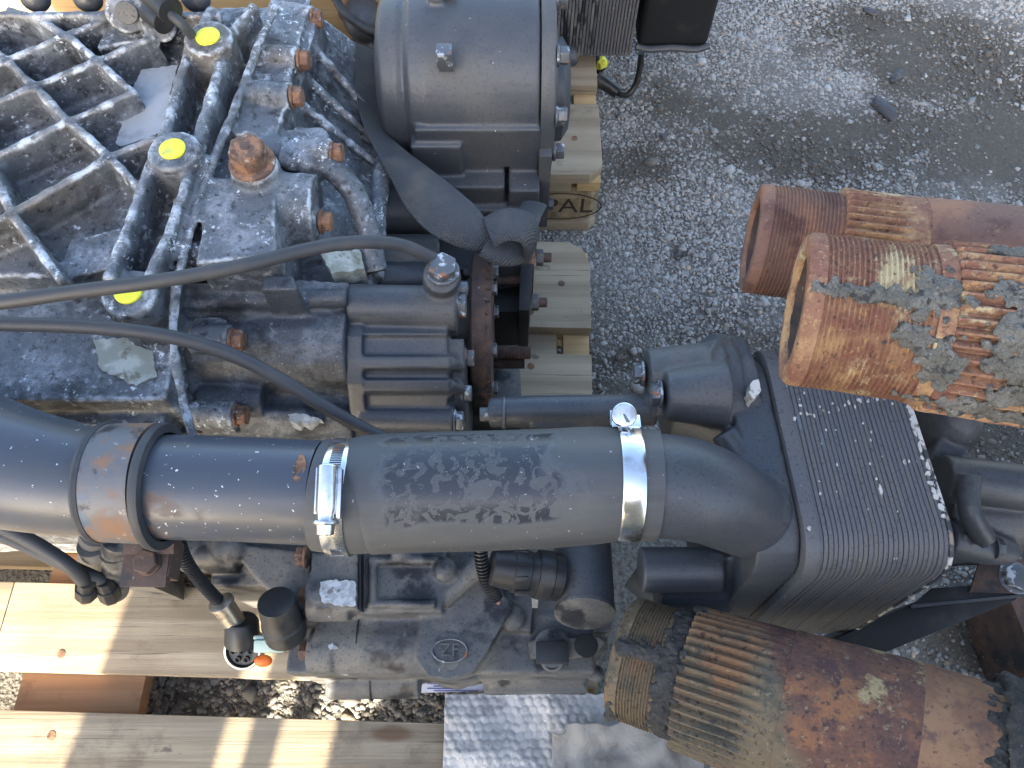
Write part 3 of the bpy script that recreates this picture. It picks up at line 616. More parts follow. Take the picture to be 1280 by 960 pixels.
# rim bolts behind and the small hose tail with sleeve
for (x, y) in ((40, 8), (106, 8), (242, 8)):
    mb = MB(); mb.ball(at(x, y, .535) + Y * .012, (.015, .013, .014)); mb.build('rim_bolt', 'paint', GB)
mb = MB(); mb.tube(pl([(186, -10, .575), (214, 14, .575)], .5), [.012, .0125], 18); mb.tube(pl([(186, 14, .55), (206, 28, .55)], .5), [.011, .012], 18); mb.build('sensor_body', 'plastic', GB, bevel=.001)
mb = MB(); mb.tube(smoothpath(pl([(209, 14, .572), (225, 28, .568), (240, 44, .552)], .5), 5), .0048, 12); mb.build('sensor_lead', 'rubber_plain', GB)
mb = MB(); mb.cyl(at(158, 16, .551), at(158, 16, .5545), .011, .01, 24); mb.build('rim_plug', 'cast', GB)

# front body under the lines
fb = MB()
fb.pslab([(212, 352, .495), (300, 345, .5), (437, 352, .465), (437, 395, .455), (212, 400, .47)], zb=.2)
fb.tube([at(214, 378, .477), at(434, 372, .47)], [.0085, .0085], 12)
fb.xprof(212, 437, [(380, .452), (392, .462), (410, .464), (430, .459), (455, .447), (478, .428), (488, .41), (494, .402), (505, .401), (514, .408), (528, .402), (540, .392), (556, .375)], .2)
fb.tube([at(240, 425, .445), at(240, 540, .4)], .012, 14)
fb.tube([at(250, 500, .415), at(330, 500, .41)], .016, 14)
fb.pslab([(330, 345), (365, 342), (372, 362), (325, 362)], zb=.45, z=.508)
fb.build('front_housing', 'alu_dark', GB, voxel=.0022, smooth_it=2, jit=.0008)
# -- finned black cover with vent fitting
fc = MB()
fc.tube([at(438, 383, .447), at(572, 386, .447)], [.0215, .0215], 32)
fc.xprof(437, 560, [(356, .455), (372, .462)], .3)
fc.xprof(437, 560, [(400, .446), (418, .4505), (422, .4455), (446, .439), (478, .4245), (505, .408), (530, .388), (552, .365)], .25)
fc.xprof(556, 580, [(422, .436), (450, .428), (480, .412), (505, .395), (525, .375)], .25)
fc.xprof(435, 456, [(396, .45), (420, .4535), (450, .4445), (480, .431), (505, .414), (530, .396), (552, .372)], .25)
for (y0, y1, z0, z1) in ((446, 460, .4455, .4405), (475, 489, .4325, .4255)):
    fc.xprof(454, 564, [(y0 - 3, z0 - .007), (y0, z0), (y1, z1), (y1 + 3, z1 - .007)], z1 - .03); fc.tube([at(561, (y0 + y1) / 2, z1 - .004), at(578, (y0 + y1) / 2 + 6, z1 - .02)], [.007, .005], 10)
fc.tube([at(454, 523, .392), at(568, 525, .392)], .0145, 24)
fc.tube([at(552, 352, .43), at(552, 352, .478)], [.0175, .0165], 24); fc.tube([at(552, 348, .478), at(552, 344, .5)], [.0185, .0165], 24)
fc.box(at(540, 390, .43), (.05, .04, .03))
cover = fc.build('finned_cover', 'paint', GB, voxel=.0017, smooth_it=2)
hexbolt('vent_bolt', 'bolt_grey', cover, at(554, 340, .4985), Z, .0135, .013, flange=1.12)
for (x, y, z, r) in ((570, 383, .447, .012), (572, 362, .445, .008), (567, 526, .392, .0105), (577, 492, .395, .009), (580, 448, .41, .009)):
    hexbolt('cover_bolt', 'bolt_grey', cover, at(x, y, z), X, r, .01, flange=1.15, twist=.3)
# -- output flange, studs, nuts
ofl = MB(); c0 = at(591, 412, .33); c1_ = at(616, 412, .33); Lx = c1_.x - c0.x
ofl.rev(c0, X, [(0, .05), (.0005, .083), (.003, .086), (Lx - .006, .0865), (Lx - .004, .084), (Lx, .083), (Lx + .0005, .03), (Lx - .01, .028)], 96)
for k in range(40):
    th = 2 * math.pi * k / 40; ofl.box(c1_ + Vector((-.0025, math.cos(th) * .0858, math.sin(th) * .0858)), (.004, .0024, .002), Matrix.Rotation(th, 3, 'X'))
flg = ofl.build('output_flange', 'rust_dark', GB, ang=30)
sh = MB(); sh.rev(Vector((c0.x - .12, c0.y, c0.z)), X, [(0, .06), (.06, .055), (.085, .045), (.12, .045)], 40); sh.build('output_shaft_neck', 'cast', GB)
for k in range(6):
    th = 2 * math.pi * (k + .3) / 6; p = Vector((c1_.x, c0.y + math.cos(th) * .066, c0.z + math.sin(th) * .066))
    hexbolt('flange_nut', 'bolt_grey', flg, p, X, .0075, .006)
    hexbolt('flange_bolt_head', 'paint', flg, Vector((c0.x, p.y, p.z)), -X, .0085, .011)
def stud(p, L, r, m='rust_dark', parent=GB, pitch=.0016):
    prof = [(0, r * .9)]; t = 0
    while t < L: prof += [(t, r * .88), (t + pitch / 2, r)]; t += pitch
    prof += [(L, r * .8)]; mb = MB(); mb.rev(p, X, prof, 16); return mb.build('stud', m, parent, ang=60)
stud(at(617, 441, .3), .042, .0078, parent=flg); stud(at(617, 453, .285), .036, .0078, parent=flg)
pb_ = MB(); pb_.pslab([(580, 455, .25), (650, 455, .25), (652, 500, .25), (580, 500, .25)], zb=.15); pb_.build('lower_bracket', 'cast', GB, bevel=.003)
# -- black bracket with two long studs beside the pallet
br = MB(); br.pslab([(652, 300, .3), (668, 300, .3), (662, 388, .3), (648, 388, .3)], zb=.2)
br.pslab([(618, 330, .25), (655, 330, .25), (655, 390, .25), (618, 390, .25)], zb=.16)
brk = br.build('side_bracket', 'void', GB, bevel=.002)
for (x, y, z) in ((661, 322, .29), (655, 378, .285)):
    p = at(x, y, z); mb = MB(); mb.rev(p, X, [(0, .0125), (.006, .0125), (.007, .011)], 24); mb.build('washer', 'zinc', brk)
    hexbolt('nut', 'cast', brk, p + X * .007, X, .0105, .011, flange=0, twist=.2)
    mb = MB(); mb.rev(p + X * .017, X, [(0, .006), (.010, .006), (.011, .005)], 14); mb.build('stud_tip', 'rust_dark', brk)
mb = MB(); mb.cyl(at(620, 350, .27), at(650, 350, .27), .0075); mb.build('dowel', 'rust_dark', brk)
# -- round grey housing at the back with bolted end plate
Zc = .42; hc = at(580, 96, Zc)
def hx(px, py=96): return at(px, py, Zc).x
hs = MB(); r = .092
hs.rev(Vector((hx(481), hc.y, Zc)), X, [(0, .07), (.003, .083), (.008, .09), (.026, .094), (.034, .091), (.038, .09)], 64)
hs.rev(Vector((hx(510), hc.y, Zc)), X, [(0, .085), (.012, .098), (.03, .102), (hx(672) - hx(510), .102)], 64)
hs.box((hx(600), hc.y - .055, Zc - .005), (hx(672) - hx(525), .1, .06))
hs.box((hx(550), hc.y - .075, Zc - .028), (hx(572) - hx(512), .075, .07))
hs.box((hx(575), hc.y - .085, Zc - .07), (hx(628) - hx(516), .09, .06))
hs.box((hx(602), hc.y - .095, Zc - .12), (hx(672) - hx(530), .09, .1))
hs.box((hx(655), hc.y - .085, Zc - .1), (.035, .1, .12))
for (px, py, l) in ((628, 221, 60), (668, 232, 40)):
    p = at(px, py, .34); hs.tube([p - X * l * .001, p], .0135, 16)
hs.box((hx(555), hc.y + .0, Zc + .095), (.016, .014, .03))
hous = hs.build('round_housing', 'cover', GB, voxel=.0022, smooth_it=4)
ep = MB(); ep.rev(Vector((hx(672) + .001, hc.y, Zc)), X, [(0, .104), (.014, .104), (.016, .101), (.016, .06), (.02, .055)], 64)
ep.box((hx(680), hc.y - .075, Zc - .07), (.014, .08, .13)); epo = ep.build('end_plate', 'cover', GB, bevel=.0008)
ep = MB(); ep.rev(Vector((hx(672) + .017, hc.y, Zc - .02)), X, [(0, .06), (.012, .058), (.02, .045), (.022, .02)], 48); ep.build('bearing_cap', 'paint', GB)
for th in (-50, -8, 34, 72, 105): 
    t_r = math.radians(th); hexbolt('end_bolt', 'bolt_grey', epo, Vector((hx(672) + .017, hc.y - math.sin(t_r) * .0935, Zc + math.cos(t_r) * .0935)), X, .0098, .013, flange=1.15, twist=t_r)
mb = MB(); c = at(556, 72, .512); mb.box(c, (.0165, .0165, .022)); mb.build('square_plug', 'bolt_grey', hous, bevel=.001)
mb = MB(); c = at(562, -4, .52); mb.box(c, (.016, .016, .022)); mb.build('square_plug', 'paint', hous, bevel=.001)
for (px, py, z) in ((625, 221, .34), (664, 230, .33)):
    hexbolt('end_bolt', 'bolt_grey', hous, at(px, py, z), X, .0098, .012, flange=1.1, twist=.1)
mb = MB(); mb.pslab([(660, 214, .34), (668, 214, .34), (668, 244, .34), (660, 244, .34)], zb=.25); mb.pslab([(664, 240, .33), (672, 240, .33), (668, 330, .3), (660, 330, .3)], zb=.22); mb.build('rusty_shim', 'bolt_rust', GB, bevel=.001)
hexbolt('lower_end_bolt', 'paint', GB, at(680, 255, .29), X, .008, .012)
# dark connecting body behind the flange
db = MB(); db.pslab([(478, 232), (600, 225), (655, 245), (655, 330), (560, 340), (470, 340)], zb=.15, z=.3)
db.tube([at(470, 262, .38), at(560, 262, .36)], .03, 20); db.tube([at(470, 318, .39), at(548, 318, .38)], .022, 20); db.tube([at(470, 350, .4), at(540, 350, .39)], .018, 20)
db.build('inner_body', 'paint', GB, voxel=.0026, smooth_it=2)

# -- coolant pipe, band clamp, rubber hose, elbow
ZP = .522
def pp(x, y, dz=0): return at(x, y, ZP + dz)
m0 = mpp(300, 610, ZP)
cp = MB(); path = smoothpath([pp(-150, 530, -.02), pp(-60, 560, -.008), pp(20, 585), pp(100, 600), pp(180, 607), pp(300, 611), pp(400, 616)], 6)
rr = [(.047 if p.x < at(40, 0, ZP).x - 99 else .0395) for p in path]
cp.tube(path, [.0395 + max(0, (-.30 - p.x)) * .09 for p in path], 48)
pipe = cp.build('coolant_pipe', 'satin', GB)
mb = MB(); mb.rev(pp(196, 608), (1, -.012, 0), [(0, .0425), (.001, .0475), (.004, .0485), (.0075, .0475), (.008, .0412)], 64, cap=False); mb.build('rubber_liner', 'rubber_plain', pipe)
mb = MB(); mb.rev(pp(127, 603), (1, -.012, 0), [(0, .0412), (.0008, .0455), (.003, .0465), (.006, .0455), (.0062, .0412)], 64, cap=False); mb.build('rubber_liner', 'rubber_plain', pipe)
mb = MB(); mb.rev(pp(133, 603), (1, -.012, 0), [(0, .0425), (.0, .0448), (.0375, .0458), (.0375, .043)], 64, cap=False); bnd = mb.build('band_clamp', 'band', pipe)
mb = MB(); c = at(192, 706, .47)
mb.box(at(184, 706, .476) + Vector((0, 0, -.0)), (.036, .034, .008), Matrix.Rotation(.15, 3, 'X')); mb.box(at(212, 700, .468), (.012, .03, .02)); mb.box(at(190, 668, .485), (.04, .03, .01), Matrix.Rotation(.3, 3, 'X'))
lug = mb.build('clamp_lug', 'rust_dark', pipe, bevel=.0012)
hexbolt('lug_bolt', 'rust_dark', pipe, at(186, 703, .4805), (0, -.12, 1), .0098, .009, flange=1.05, twist=.3)
decal_patch('rust_spot', 'bolt_rust', pipe, [(374, 568, ZP + .0382), (381, 570, ZP + .0382), (383, 582, ZP + .0392), (374, 602, ZP + .0396), (366, 600, ZP + .0396), (366, 588, ZP + .0394)], 0, th=.0001, rough=.001)
hoA = [pp(402, 618), pp(425, 620), pp(445, 621), pp(462, 618), pp(520, 615), pp(600, 613), pp(680, 610), pp(740, 606), pp(775, 604), pp(795, 605), pp(819, 606)]
hr = [.0422, .0428, .0425, .0448, .0452, .0452, .045, .0445, .0425, .042, .0422]
path = smoothpath(hoA, 6); rads = list(np.interp(np.linspace(0, 10, len(path)), range(11), hr))
mb = MB(); mb.tube(path, rads, 64)
hose = mb.build('rubber_hose', 'rubber', GB, ang=50)
def worm_clamp(name, ctr, ax, r, wd, parent):
    ax = Vector(ax).normalized(); mb = MB()
    mb.rev(ctr - ax * wd / 2, ax, [(0, r - .001), (0, r + .0004), (wd * .08, r + .001), (wd * .92, r + .001), (wd, r + .0004), (wd, r - .001)], 96, cap=False)
    return mb.build(name, 'zinc', parent)
k1c = pp(430, 621); k1 = worm_clamp('hose_clamp', k1c, (1, -.03, 0), .0433, .017, hose)
# slots and screw housing of the worm clamp (they lie round the hose, seen from above)
def around(ctr, ang, r): return ctr + Vector((0, -math.sin(ang) * r, math.cos(ang) * r))
for i in range(26):
    a = math.radians(-40 + i * 2.6); mb = MB(); mb.box(around(k1c + X * .001, a, .0446), (.0085, .0007, .0005), Matrix.Rotation(a, 3, 'X')); mb.build('slot', 'bolt_grey', k1)
for i in range(9):
    a = math.radians(76 + i * 2.6); mb = MB(); mb.box(around(k1c, a, .0446), (.0085, .0007, .0005), Matrix.Rotation(a, 3, 'X')); mb.build('slot', 'bolt_grey', k1)
a = math.radians(14); R_ = Matrix.Rotation(a, 3, 'X'); hcn = around(k1c - X * .001, a, .0505)
mb = MB(); mb.rev(hcn + R_ @ Vector((0, .02, 0)), R_ @ Vector((0, -1, 0)), [(0, .0062), (.001, .0072), (.032, .0072), (.034, .0064), (.038, .0062), (.0385, .0092), (.0408, .0092), (.0415, .0066), (.048, .0062), (.0485, .004)], 20)
mb.box(hcn + R_ @ Vector((0, .002, -.004)), (.0175, .032, .006), R_); mb.box(hcn + R_ @ Vector((.0085, .0, -.002)), (.003, .034, .006), R_)
mb.build('clamp_screw', 'zinc', k1, bevel=.0006)
k2c = pp(783, 604); k2 = worm_clamp('hose_clamp', k2c, (1, -.02, 0), .0437, .0165, hose)
a = math.radians(-62); R_ = Matrix.Rotation(a, 3, 'X'); tcn = around(k2c - X * .004, a, .05)
mb = MB(); mb.rev(tcn + Z * .004, (.0, -.35, 1), [(0, .005), (.006, .005), (.0062, .0085), (.0075, .0094), (.0105, .0094), (.0115, .008)], 24); mb.build('clamp_screw', 'zinc', k2, bevel=.0004)
mb = MB(); mb.box(tcn + Z * .0152 + Vector((0, -.0045, .0)), (.0012, .014, .0008), Matrix.Rotation(-.33, 3, 'X') @ Matrix.Rotation(.4, 3, 'Z')); mb.build('screw_slot', 'bolt_grey', k2)
mb = MB(); mb.box(tcn + Vector((.003, -.003, 0)), (.022, .012, .0015), Matrix.Rotation(-.3, 3, 'X')); mb.box(tcn + Vector((-.008, .0, -.006)), (.0015, .012, .014)); mb.box(tcn + Vector((.008, 0, -.006)), (.0015, .012, .014)); mb.build('clamp_bridge', 'zinc', k2, bevel=.0004)
# elbow into the cooler
el = MB(); ep_ = smoothpath([pp(800, 606), pp(825, 607), pp(858, 611, -.003), pp(886, 619, -.012), pp(908, 630, -.027), pp(926, 639, -.043), pp(942, 646, -.058)], 6)
el.tube(ep_, list(np.interp(np.linspace(0, 6, len(ep_)), range(7), [.0395, .0395, .0392, .038, .0365, .0355, .0355])), 48)
el.build('elbow_pipe', 'paint', GB)

# -- oil cooler: a stack of plates on a casting lid
KA = math.radians(-6); KY = math.radians(1)
Rk = Matrix.Rotation(KY, 3, 'Z') @ Matrix.Rotation(KA, 3, 'X')
corner = at(1203, 705, .5)                                   # near top corner of the right-hand end
def rrect(hy, hz, r, n=6):                                     # rounded rectangle in local (y, z), corner at (0, 0) going +y back and -z down
    pts = []
    for (cy, cz, a0) in ((r, -r, 90), (r, -hz + r, 180), (hy - r, -hz + r, 270), (hy - r, -r, 0)):
        for k in range(n + 1):
            a_ = math.radians(a0 + 90 * k / n); pts.append((cy + r * math.cos(a_), cz + r * math.sin(a_)))
    return pts
KD, KH = .21, .25
def plate(x0, x1, inset=0., r=.034):
    sec = rrect(KD, KH, r); mb = MB(); vs_ = []
    cy, cz = KD / 2, -KH / 2
    for x in (x0, x1):
        for (y, z) in sec: vs_.append(corner + Rk @ Vector((x, cy + (y - cy) * (1 - inset / cy), cz + (z - cz) * (1 - inset / cy))))
    n = len(sec); mb.add(vs_, [tuple(range(n)), tuple(range(2 * n - 1, n - 1, -1))] + [(k, n + k, n + (k + 1) % n, (k + 1) % n) for k in range(n)])
    return mb
KW = .113; NP = 26; step = (KW - .012) / NP
coolr = plate(-KW - .0, 0, .0012).build('oil_cooler', 'void', GB, ang=40)
for i in range(NP):
    x1 = -.0025 - i * step; p_ = plate(x1 - step * .86, x1, random.uniform(-.0003, .0004)).build('cooler_plate', 'cooler', coolr, bevel=.0005, bseg=1, ang=40)
plate(-KW - .001, -KW + .011, -.0008).build('end_sheet', 'cooler', coolr, bevel=.001, ang=40)
plate(-.002, .0012, -.0006).build('end_sheet', 'chip_edge', coolr, bevel=.0006, ang=40)
rk = random.Random(4)
def flake(x, y, sx, sy):
    mb = MB(); n_ = 9; vs_ = []
    for k in range(n_):
        t = 2 * math.pi * k / n_; q_ = rk.uniform(.6, 1.15); vs_.append(kx(x + sx * math.cos(t) * q_, y + sy * math.sin(t) * q_, .0008))
    mb.slab(vs_, depth=.0015); mb.build('paint_flake', 'chip', coolr)
def kx(x, y, z): return corner + Rk @ Vector((x, y, z))
for i in range(22):
    u_ = i / 21; flake(-.104 + .09 * u_ + rk.uniform(-.002, .002), .128 + .02 * u_ + rk.uniform(-.004, .004), rk.uniform(.0006, .0018), rk.uniform(.001, .0026))
for i in range(26): flake(rk.uniform(-.11, -.01), rk.uniform(.04, .16), rk.uniform(.0004, .001), rk.uniform(.0005, .0016))
for (x, y, sx, sy) in ((-.112, .12, .002, .003), (-.109, .148, .002, .003), (-.106, .035, .004, .003), (-.11, .03, .002, .002), (-.046, .06, .0012, .006), (-.02, .085, .0015, .003)): flake(x, y, sx, sy)
for i in range(16): flake(-.003 + rk.uniform(-.002, .001), .04 + .007 * i + rk.uniform(-.002, .002), rk.uniform(.001, .0034), rk.uniform(.002, .005))
# lid casting on the left of the cooler
ld_ = MB()
def kx(x, y, z): return corner + Rk @ Vector((x, y, z))
sec = rrect(KD - .01, KH - .012, .036)
for (xa, xb, g) in ((-KW - .036, -KW - .0015, .0),):
    n = len(sec); vs_ = [kx(x, y + .005 + g, z - .004) for x in (xa, xb) for (y, z) in sec]
    ld_.add(vs_, [tuple(range(n)), tuple(range(2 * n - 1, n - 1, -1))] + [(k, n + k, n + (k + 1) % n, (k + 1) % n) for k in range(n)])
ld_.tube([at(808, 467, .47), at(900, 462, .47)], [.022, .026], 24); ld_.tube([at(830, 494, .48), at(905, 492, .48)], [.022, .03], 24)
lc = at(890, 505, .425); la = Rk @ X
ld_.rev(lc - la * .045, la, [(0, .034), (.02, .05), (.04, .062), (.045, .066), (.056, .066), (.0565, .062), (.07, .064)], 48)
ld_.tube([at(880, 470, .46), at(905, 470, .47)], [.03, .035], 20); ld_.box(lc + Vector((.02, .0, -.08)), (.07, .11, .14))
ld_.tube([at(905, 540, .48), at(935, 590, .47)], .012, 12)
ld_.pslab([(800, 700, .4), (900, 690, .42), (960, 720, .42), (960, 748, .4), (830, 745, .36)], zb=.28)
ld_.tube([at(800, 712, .4), at(900, 712, .4)], .02, 20); ld_.tube([at(820, 732, .37), at(910, 735, .37)], .024, 20)
ld_.tube([at(612, 516, .44), at(662, 514, .445), at(820, 512, .45)], [.0135, .0145, .0145], 24)
ld_.pslab([(665, 500), (800, 498), (800, 532), (665, 534)], zb=.4, z=.45)
lid = ld_.build('cooler_lid', 'paint', GB, voxel=.002, smooth_it=4)
for (x, y, z, ax, r) in ((804, 467, .47, -X, .0098), (826, 493, .482, -X, .0105)):
    hexbolt('lid_bolt', 'bolt_grey', lid, at(x, y, z), ax, r, .009, flange=1.2, twist=.3)
hexbolt('long_bolt', 'bolt_grey', lid, at(632, 516, .442), -X, .0125, .012, flange=1.2)
mb = MB(); mb.cyl(at(612, 518, .442), at(600, 518, .442), .0065); mb.build('bolt_tip', 'bolt_grey', lid)
decal_patch('paint_chip', 'chip', lid, [(938, 478, .5), (949, 474, .5), (951, 488, .5), (942, 499, .5), (936, 490, .5)], 0, rough=.002)
# castings and pipe stubs on the right of the cooler
rc = MB()
rc.tube([at(1176, 598, .42), at(1215, 602, .42), at(1300, 612, .42)], [.022, .021, .021], 24); rc.tube([at(1180, 672, .4), at(1232, 684, .39), at(1262, 690, .38)], [.018, .016, .012], 20)
rc.tube(smoothpath(pl([(1212, 595, .445), (1212, 640, .44), (1232, 675, .42)], 0), 5), .0095, 12); rc.ball(at(1180, 530, .4), (.03, .035, .04)); rc.tube([at(1160, 560, .4), at(1195, 580, .4)], .02, 16)
rc.pslab([(1180, 590, .4), (1290, 600, .38), (1280, 690, .34), (1180, 690, .36)], zb=.28); rc.tube([at(1170, 640, .37), at(1290, 650, .37)], .03, 20)
rc.tube([at(1150, 520, .38), at(1185, 560, .36)], .025, 16)
rco = rc.build('outlet_casting', 'paint', GB, voxel=.0022, smooth_it=3)
hexbolt('outlet_bolt', 'paint', rco, at(1240, 684, .4), X, .0085, .009)
# black sheet-metal bracket under the cooler
kb = MB(); kb.pslab([(1165, 735, .3), (1275, 728, .3), (1280, 745, .3), (1140, 757, .3)], depth=.004)
kb.pslab([(1040, 800, .297), (1150, 750, .297), (1274, 742, .297), (1270, 750, .297), (1108, 815, .297)], zb=.1)
kbo = kb.build('sheet_bracket', 'void', GB, bevel=.001)
mb = MB(); mb.pslab([(1140, 756, .302), (1278, 743, .302), (1279, 746, .302), (1140, 760, .302)], depth=.003); mb.build('bracket_lip', 'cover', kbo)
hexbolt('bracket_bolt', 'bolt_grey', kbo, at(1268, 722, .3015), Z, .014, .008, flange=1.2)
mb = MB(); mb.pslab([(1225, 700, .302), (1290, 700, .302), (1290, 742, .302), (1212, 740, .302)], depth=.003); mb.build('bracket_web', 'rust_dark', kbo, bevel=.0006)

# -- lower front casing under the hose
lo = MB()
lo.pslab([(388, 690), (448, 690), (448, 762), (392, 762)], zb=.16, z=.345); lo.pslab([(448, 680), (560, 680), (552, 765), (450, 768)], zb=.16, z=.33)
lo.pslab([(400, 764, .3), (530, 760, .3), (530, 800, .305), (400, 800, .305)], zb=.16)
lo.tube([at(400, 806, .275), at(535, 806, .275)], [.031, .031], 32); lo.tube([at(412, 848, .2), at(525, 846, .2)], [.022, .022], 24)
lo.tube([at(388, 745, .325), at(440, 745, .325)], .024, 20); lo.tube([at(388, 815, .285), at(420, 815, .285)], .022, 20)
lo.pslab([(528, 740), (565, 700), (610, 690), (640, 760), (606, 820), (590, 842), (560, 850), (535, 846), (520, 825)], zb=.16, z=.315)
lo.tube(smoothpath(pl([(622, 690, .332), (585, 720, .326), (553, 750, .316)], 0), 4), [.011] * 9, 10)
lo.pslab([(600, 740), (668, 742), (664, 790), (608, 786)], zb=.2, z=.3); lo.pslab([(664, 752), (765, 752), (765, 790), (664, 790)], zb=.16, z=.285)
lo.pslab([(600, 790, .27), (760, 790, .27), (760, 815, .27), (600, 820, .27)], zb=.16); lo.pslab([(605, 815, .24), (745, 815, .24), (745, 842, .24), (605, 846, .24)], zb=.15)
lo.pslab([(605, 840, .2), (735, 840, .2), (735, 866, .2), (605, 866, .2)], zb=.148)
lo.box((-.07, .16, .22), (.3, .2, .14))
for (a_, b_, z_) in (((460, 700), (550, 700), .334), ((460, 755), (545, 755), .334), ((466, 695), (466, 760), .334), ((610, 795), (655, 795), .274), ((610, 806), (655, 806), .273), ((660, 770), (760, 770), .288), ((610, 830), (740, 830), .243), ((680, 815), (680, 845), .248), ((612, 852), (730, 852), .203)):
    lo.tube([at(a_[0], a_[1], z_), at(b_[0], b_[1], z_)], .0042, 8)
for (x_, y_, z_, r_) in ((745, 842, .235, .009), (625, 765, .303, .016), (640, 772, .3, .014), (556, 712, .335, .012), (500, 690, .335, .01)): lo.ball(at(x_, y_, z_), (r_, r_, r_ * .7))
lowc = lo.build('front_casing', 'cast', GB, voxel=.0019, smooth_it=2, jit=.0006)
for (xa, ya, xb, yb_, z) in ((452, 690, 452, 768, .3315), (451, 770, 453, 838, .3055)):
    pass
# sheet gaskets between the casting halves
mb = MB(); p = at(452, 800, .275); mb.rev(p, X, [(0, .0318), (.0014, .0318)], 40); p = at(466, 848, .2); mb.rev(p, X, [(0, .0228), (.0014, .0228)], 32); mb.build('gasket', 'void', lowc)
mb = MB(); mb.pslab([(449, 688, .3462), (451, 688, .3462), (451, 762, .3462), (449, 762, .3462)], depth=.03); mb.build('gasket', 'void', lowc)
for (x, y, z) in ((388, 746, .325), (388, 815, .285), (384, 696, .34)): hexbolt('casing_bolt', 'bolt_rust', lowc, at(x, y, z), -X, .0098, .01, flange=1.15)
decal_patch('peeled_patch', 'peel', lowc, [(400, 728), (420, 725), (445, 727), (445, 756), (422, 757), (401, 752)], .3495, rough=.0022, seed=5)
decal_patch('peeled_patch', 'peel', lowc, [(410, 808), (416, 803), (422, 810), (412, 812)], .3075, rough=.002, seed=6)
# raised maker's badge: oval ring and letters
bc = at(562, 813, .3165); bd = MB(); n = 40
for k in range(n):
    t0 = 2 * math.pi * k / n; t1 = 2 * math.pi * (k + 1) / n
    bd.cyl(bc + Vector((.0165 * math.cos(t0), .0105 * math.sin(t0), 0)), bc + Vector((.0165 * math.cos(t1), .0105 * math.sin(t1), 0)), .001, seg=6)
badge = bd.build('badge_ring', 'bolt_grey', lowc)
text_mesh('badge_letters', 'ZF', .0165, 'cast', lowc, Matrix.Translation(bc) @ Matrix.Shear('XZ', 4, (0, 0)) , .0012)
bd = MB(); bd.rev(bc - Z * .003, Z, [(0, .017), (.0022, .017), (.0024, .0165)], 40, mod=None); o = bd.build('badge_plate', 'cast', lowc)
# connector plug and black elbow tube
cn = MB(); a0, a1 = at(612, 708, .4), at(700, 722, .385); dx_ = (a1 - a0).normalized(); Lc = (a1 - a0).length
cn.rev(a0, dx_, [(0, .012), (.002, .0165), (.02, .018), (.0205, .0195), (.035, .0195), (.0355, .0185), (.042, .0185), (.0425, .0215), (Lc * .85, .0225), (Lc * .85 + .001, .021), (Lc, .021)], 36)
for k in range(9):
    th = 2 * math.pi * k / 9; up = Vector((0, math.cos(th), math.sin(th))); cn.box(a0 + dx_ * .029 + up * .0195, (.012, .004, .003), Matrix.Rotation(th - math.pi / 2, 3, 'X'))
cn.build('round_connector', 'plastic', GB, bevel=.0005)
et = MB(); et.tube([at(727, 640, .352), at(729, 700, .364), at(731, 764, .380)], [.0268, .0268, .0268], 40); et.build('tube_stub', 'paint', GB)
mb = MB(); mb.tube([at(731, 763, .3798), at(731.1, 768, .3812)], [.0272, .0272], 40); mb.build('stub_cap', 'cast', GB, bevel=.0006)
# oval port plate and port plug
mb = MB(); mb.pslab([(660, 800), (748, 795), (757, 803), (745, 818), (700, 824), (662, 822)], zb=.27, z=.302); pt_ = mb.build('port_plate', 'cast', GB, bevel=.003)
mb = MB(); mb.rev(at(690, 810, .302), Z, [(0, .018), (.002, .018), (.0025, .0165)], 32); mb.build('port_rim', 'cast', pt_)
mb = MB(); c = at(690, 816, .304); mb.box(c, (.031, .02, .018)); mb.build('port_plug', 'plastic', pt_, bevel=.001)
mb = MB(); mb.rev(at(690, 826, .303), Vector((0, -.5, 1)), [(0, .011), (.002, .0105), (.0022, .008), (.0002, .007)], 24); mb.build('plug_ring', 'cast', pt_)
mb = MB(); mb.rev(at(733, 807, .3022), Z, [(0, .0115), (.0008, .011), (.001, .008)], 24); mb.build('port_hole', 'void', pt_)
mb = MB(); mb.pslab([(664, 738, .33), (674, 738, .33), (672, 760, .32), (665, 760, .32)], depth=.003); mb.build('wire_tab', 'zinc', GB)
# solenoid at the left of the lower casing
mb = MB(); mb.rev(at(345, 752, .36), Vector((0, -.5, -1)), [(0, .017), (.03, .0185), (.031, .02), (.05, .02), (.052, .017)], 28); mb.box(at(352, 785, .315), (.022, .02, .02)); sol = mb.build('solenoid', 'plastic', GB, bevel=.001)
mb = MB(); mb.box(at(341, 805, .29), (.03, .012, .026), Matrix.Rotation(.3, 3, 'X')); mb.box(at(341, 797, .3), (.038, .004, .004)); mb.build('green_plug', 'plug_green', sol, bevel=.002)
mb = MB(); mb.ball(at(329, 826, .28), (.009, .006, .006)); mb.build('orange_cap', 'orange', sol)
# pale body behind the pipe
mb = MB(); mb.pslab([(228, 690), (300, 680), (388, 690), (388, 770), (330, 735), (300, 700)], zb=.2, z=.33); mb.tube([at(230, 690, .32), at(300, 690, .32)], .02, 20); mb.ball(at(285, 685, .335), (.016, .016, .016)); mb.box((-.2, .2, .24), (.2, .12, .14)); mb.build('rear_body', 'cast', GB, voxel=.0024, smooth_it=2)
decal_patch('residue_patch', 'peel_green', casing, [(116, 424, .478), (160, 422, .478), (188, 428, .477), (196, 470, .476), (170, 482, .476), (125, 462, .477)], 0, rough=.002, seed=9)
decal_patch('residue_patch', 'peel_green', casing, [(400, 316, .475), (450, 312, .46), (455, 335, .46), (415, 342, .468)], 0, rough=.002, seed=10)
decal_patch('peeled_patch', 'peel', casing, [(360, 518, .42), (380, 517, .415), (402, 524, .41), (390, 529, .41), (362, 526, .415)], 0, rough=.003, seed=11)

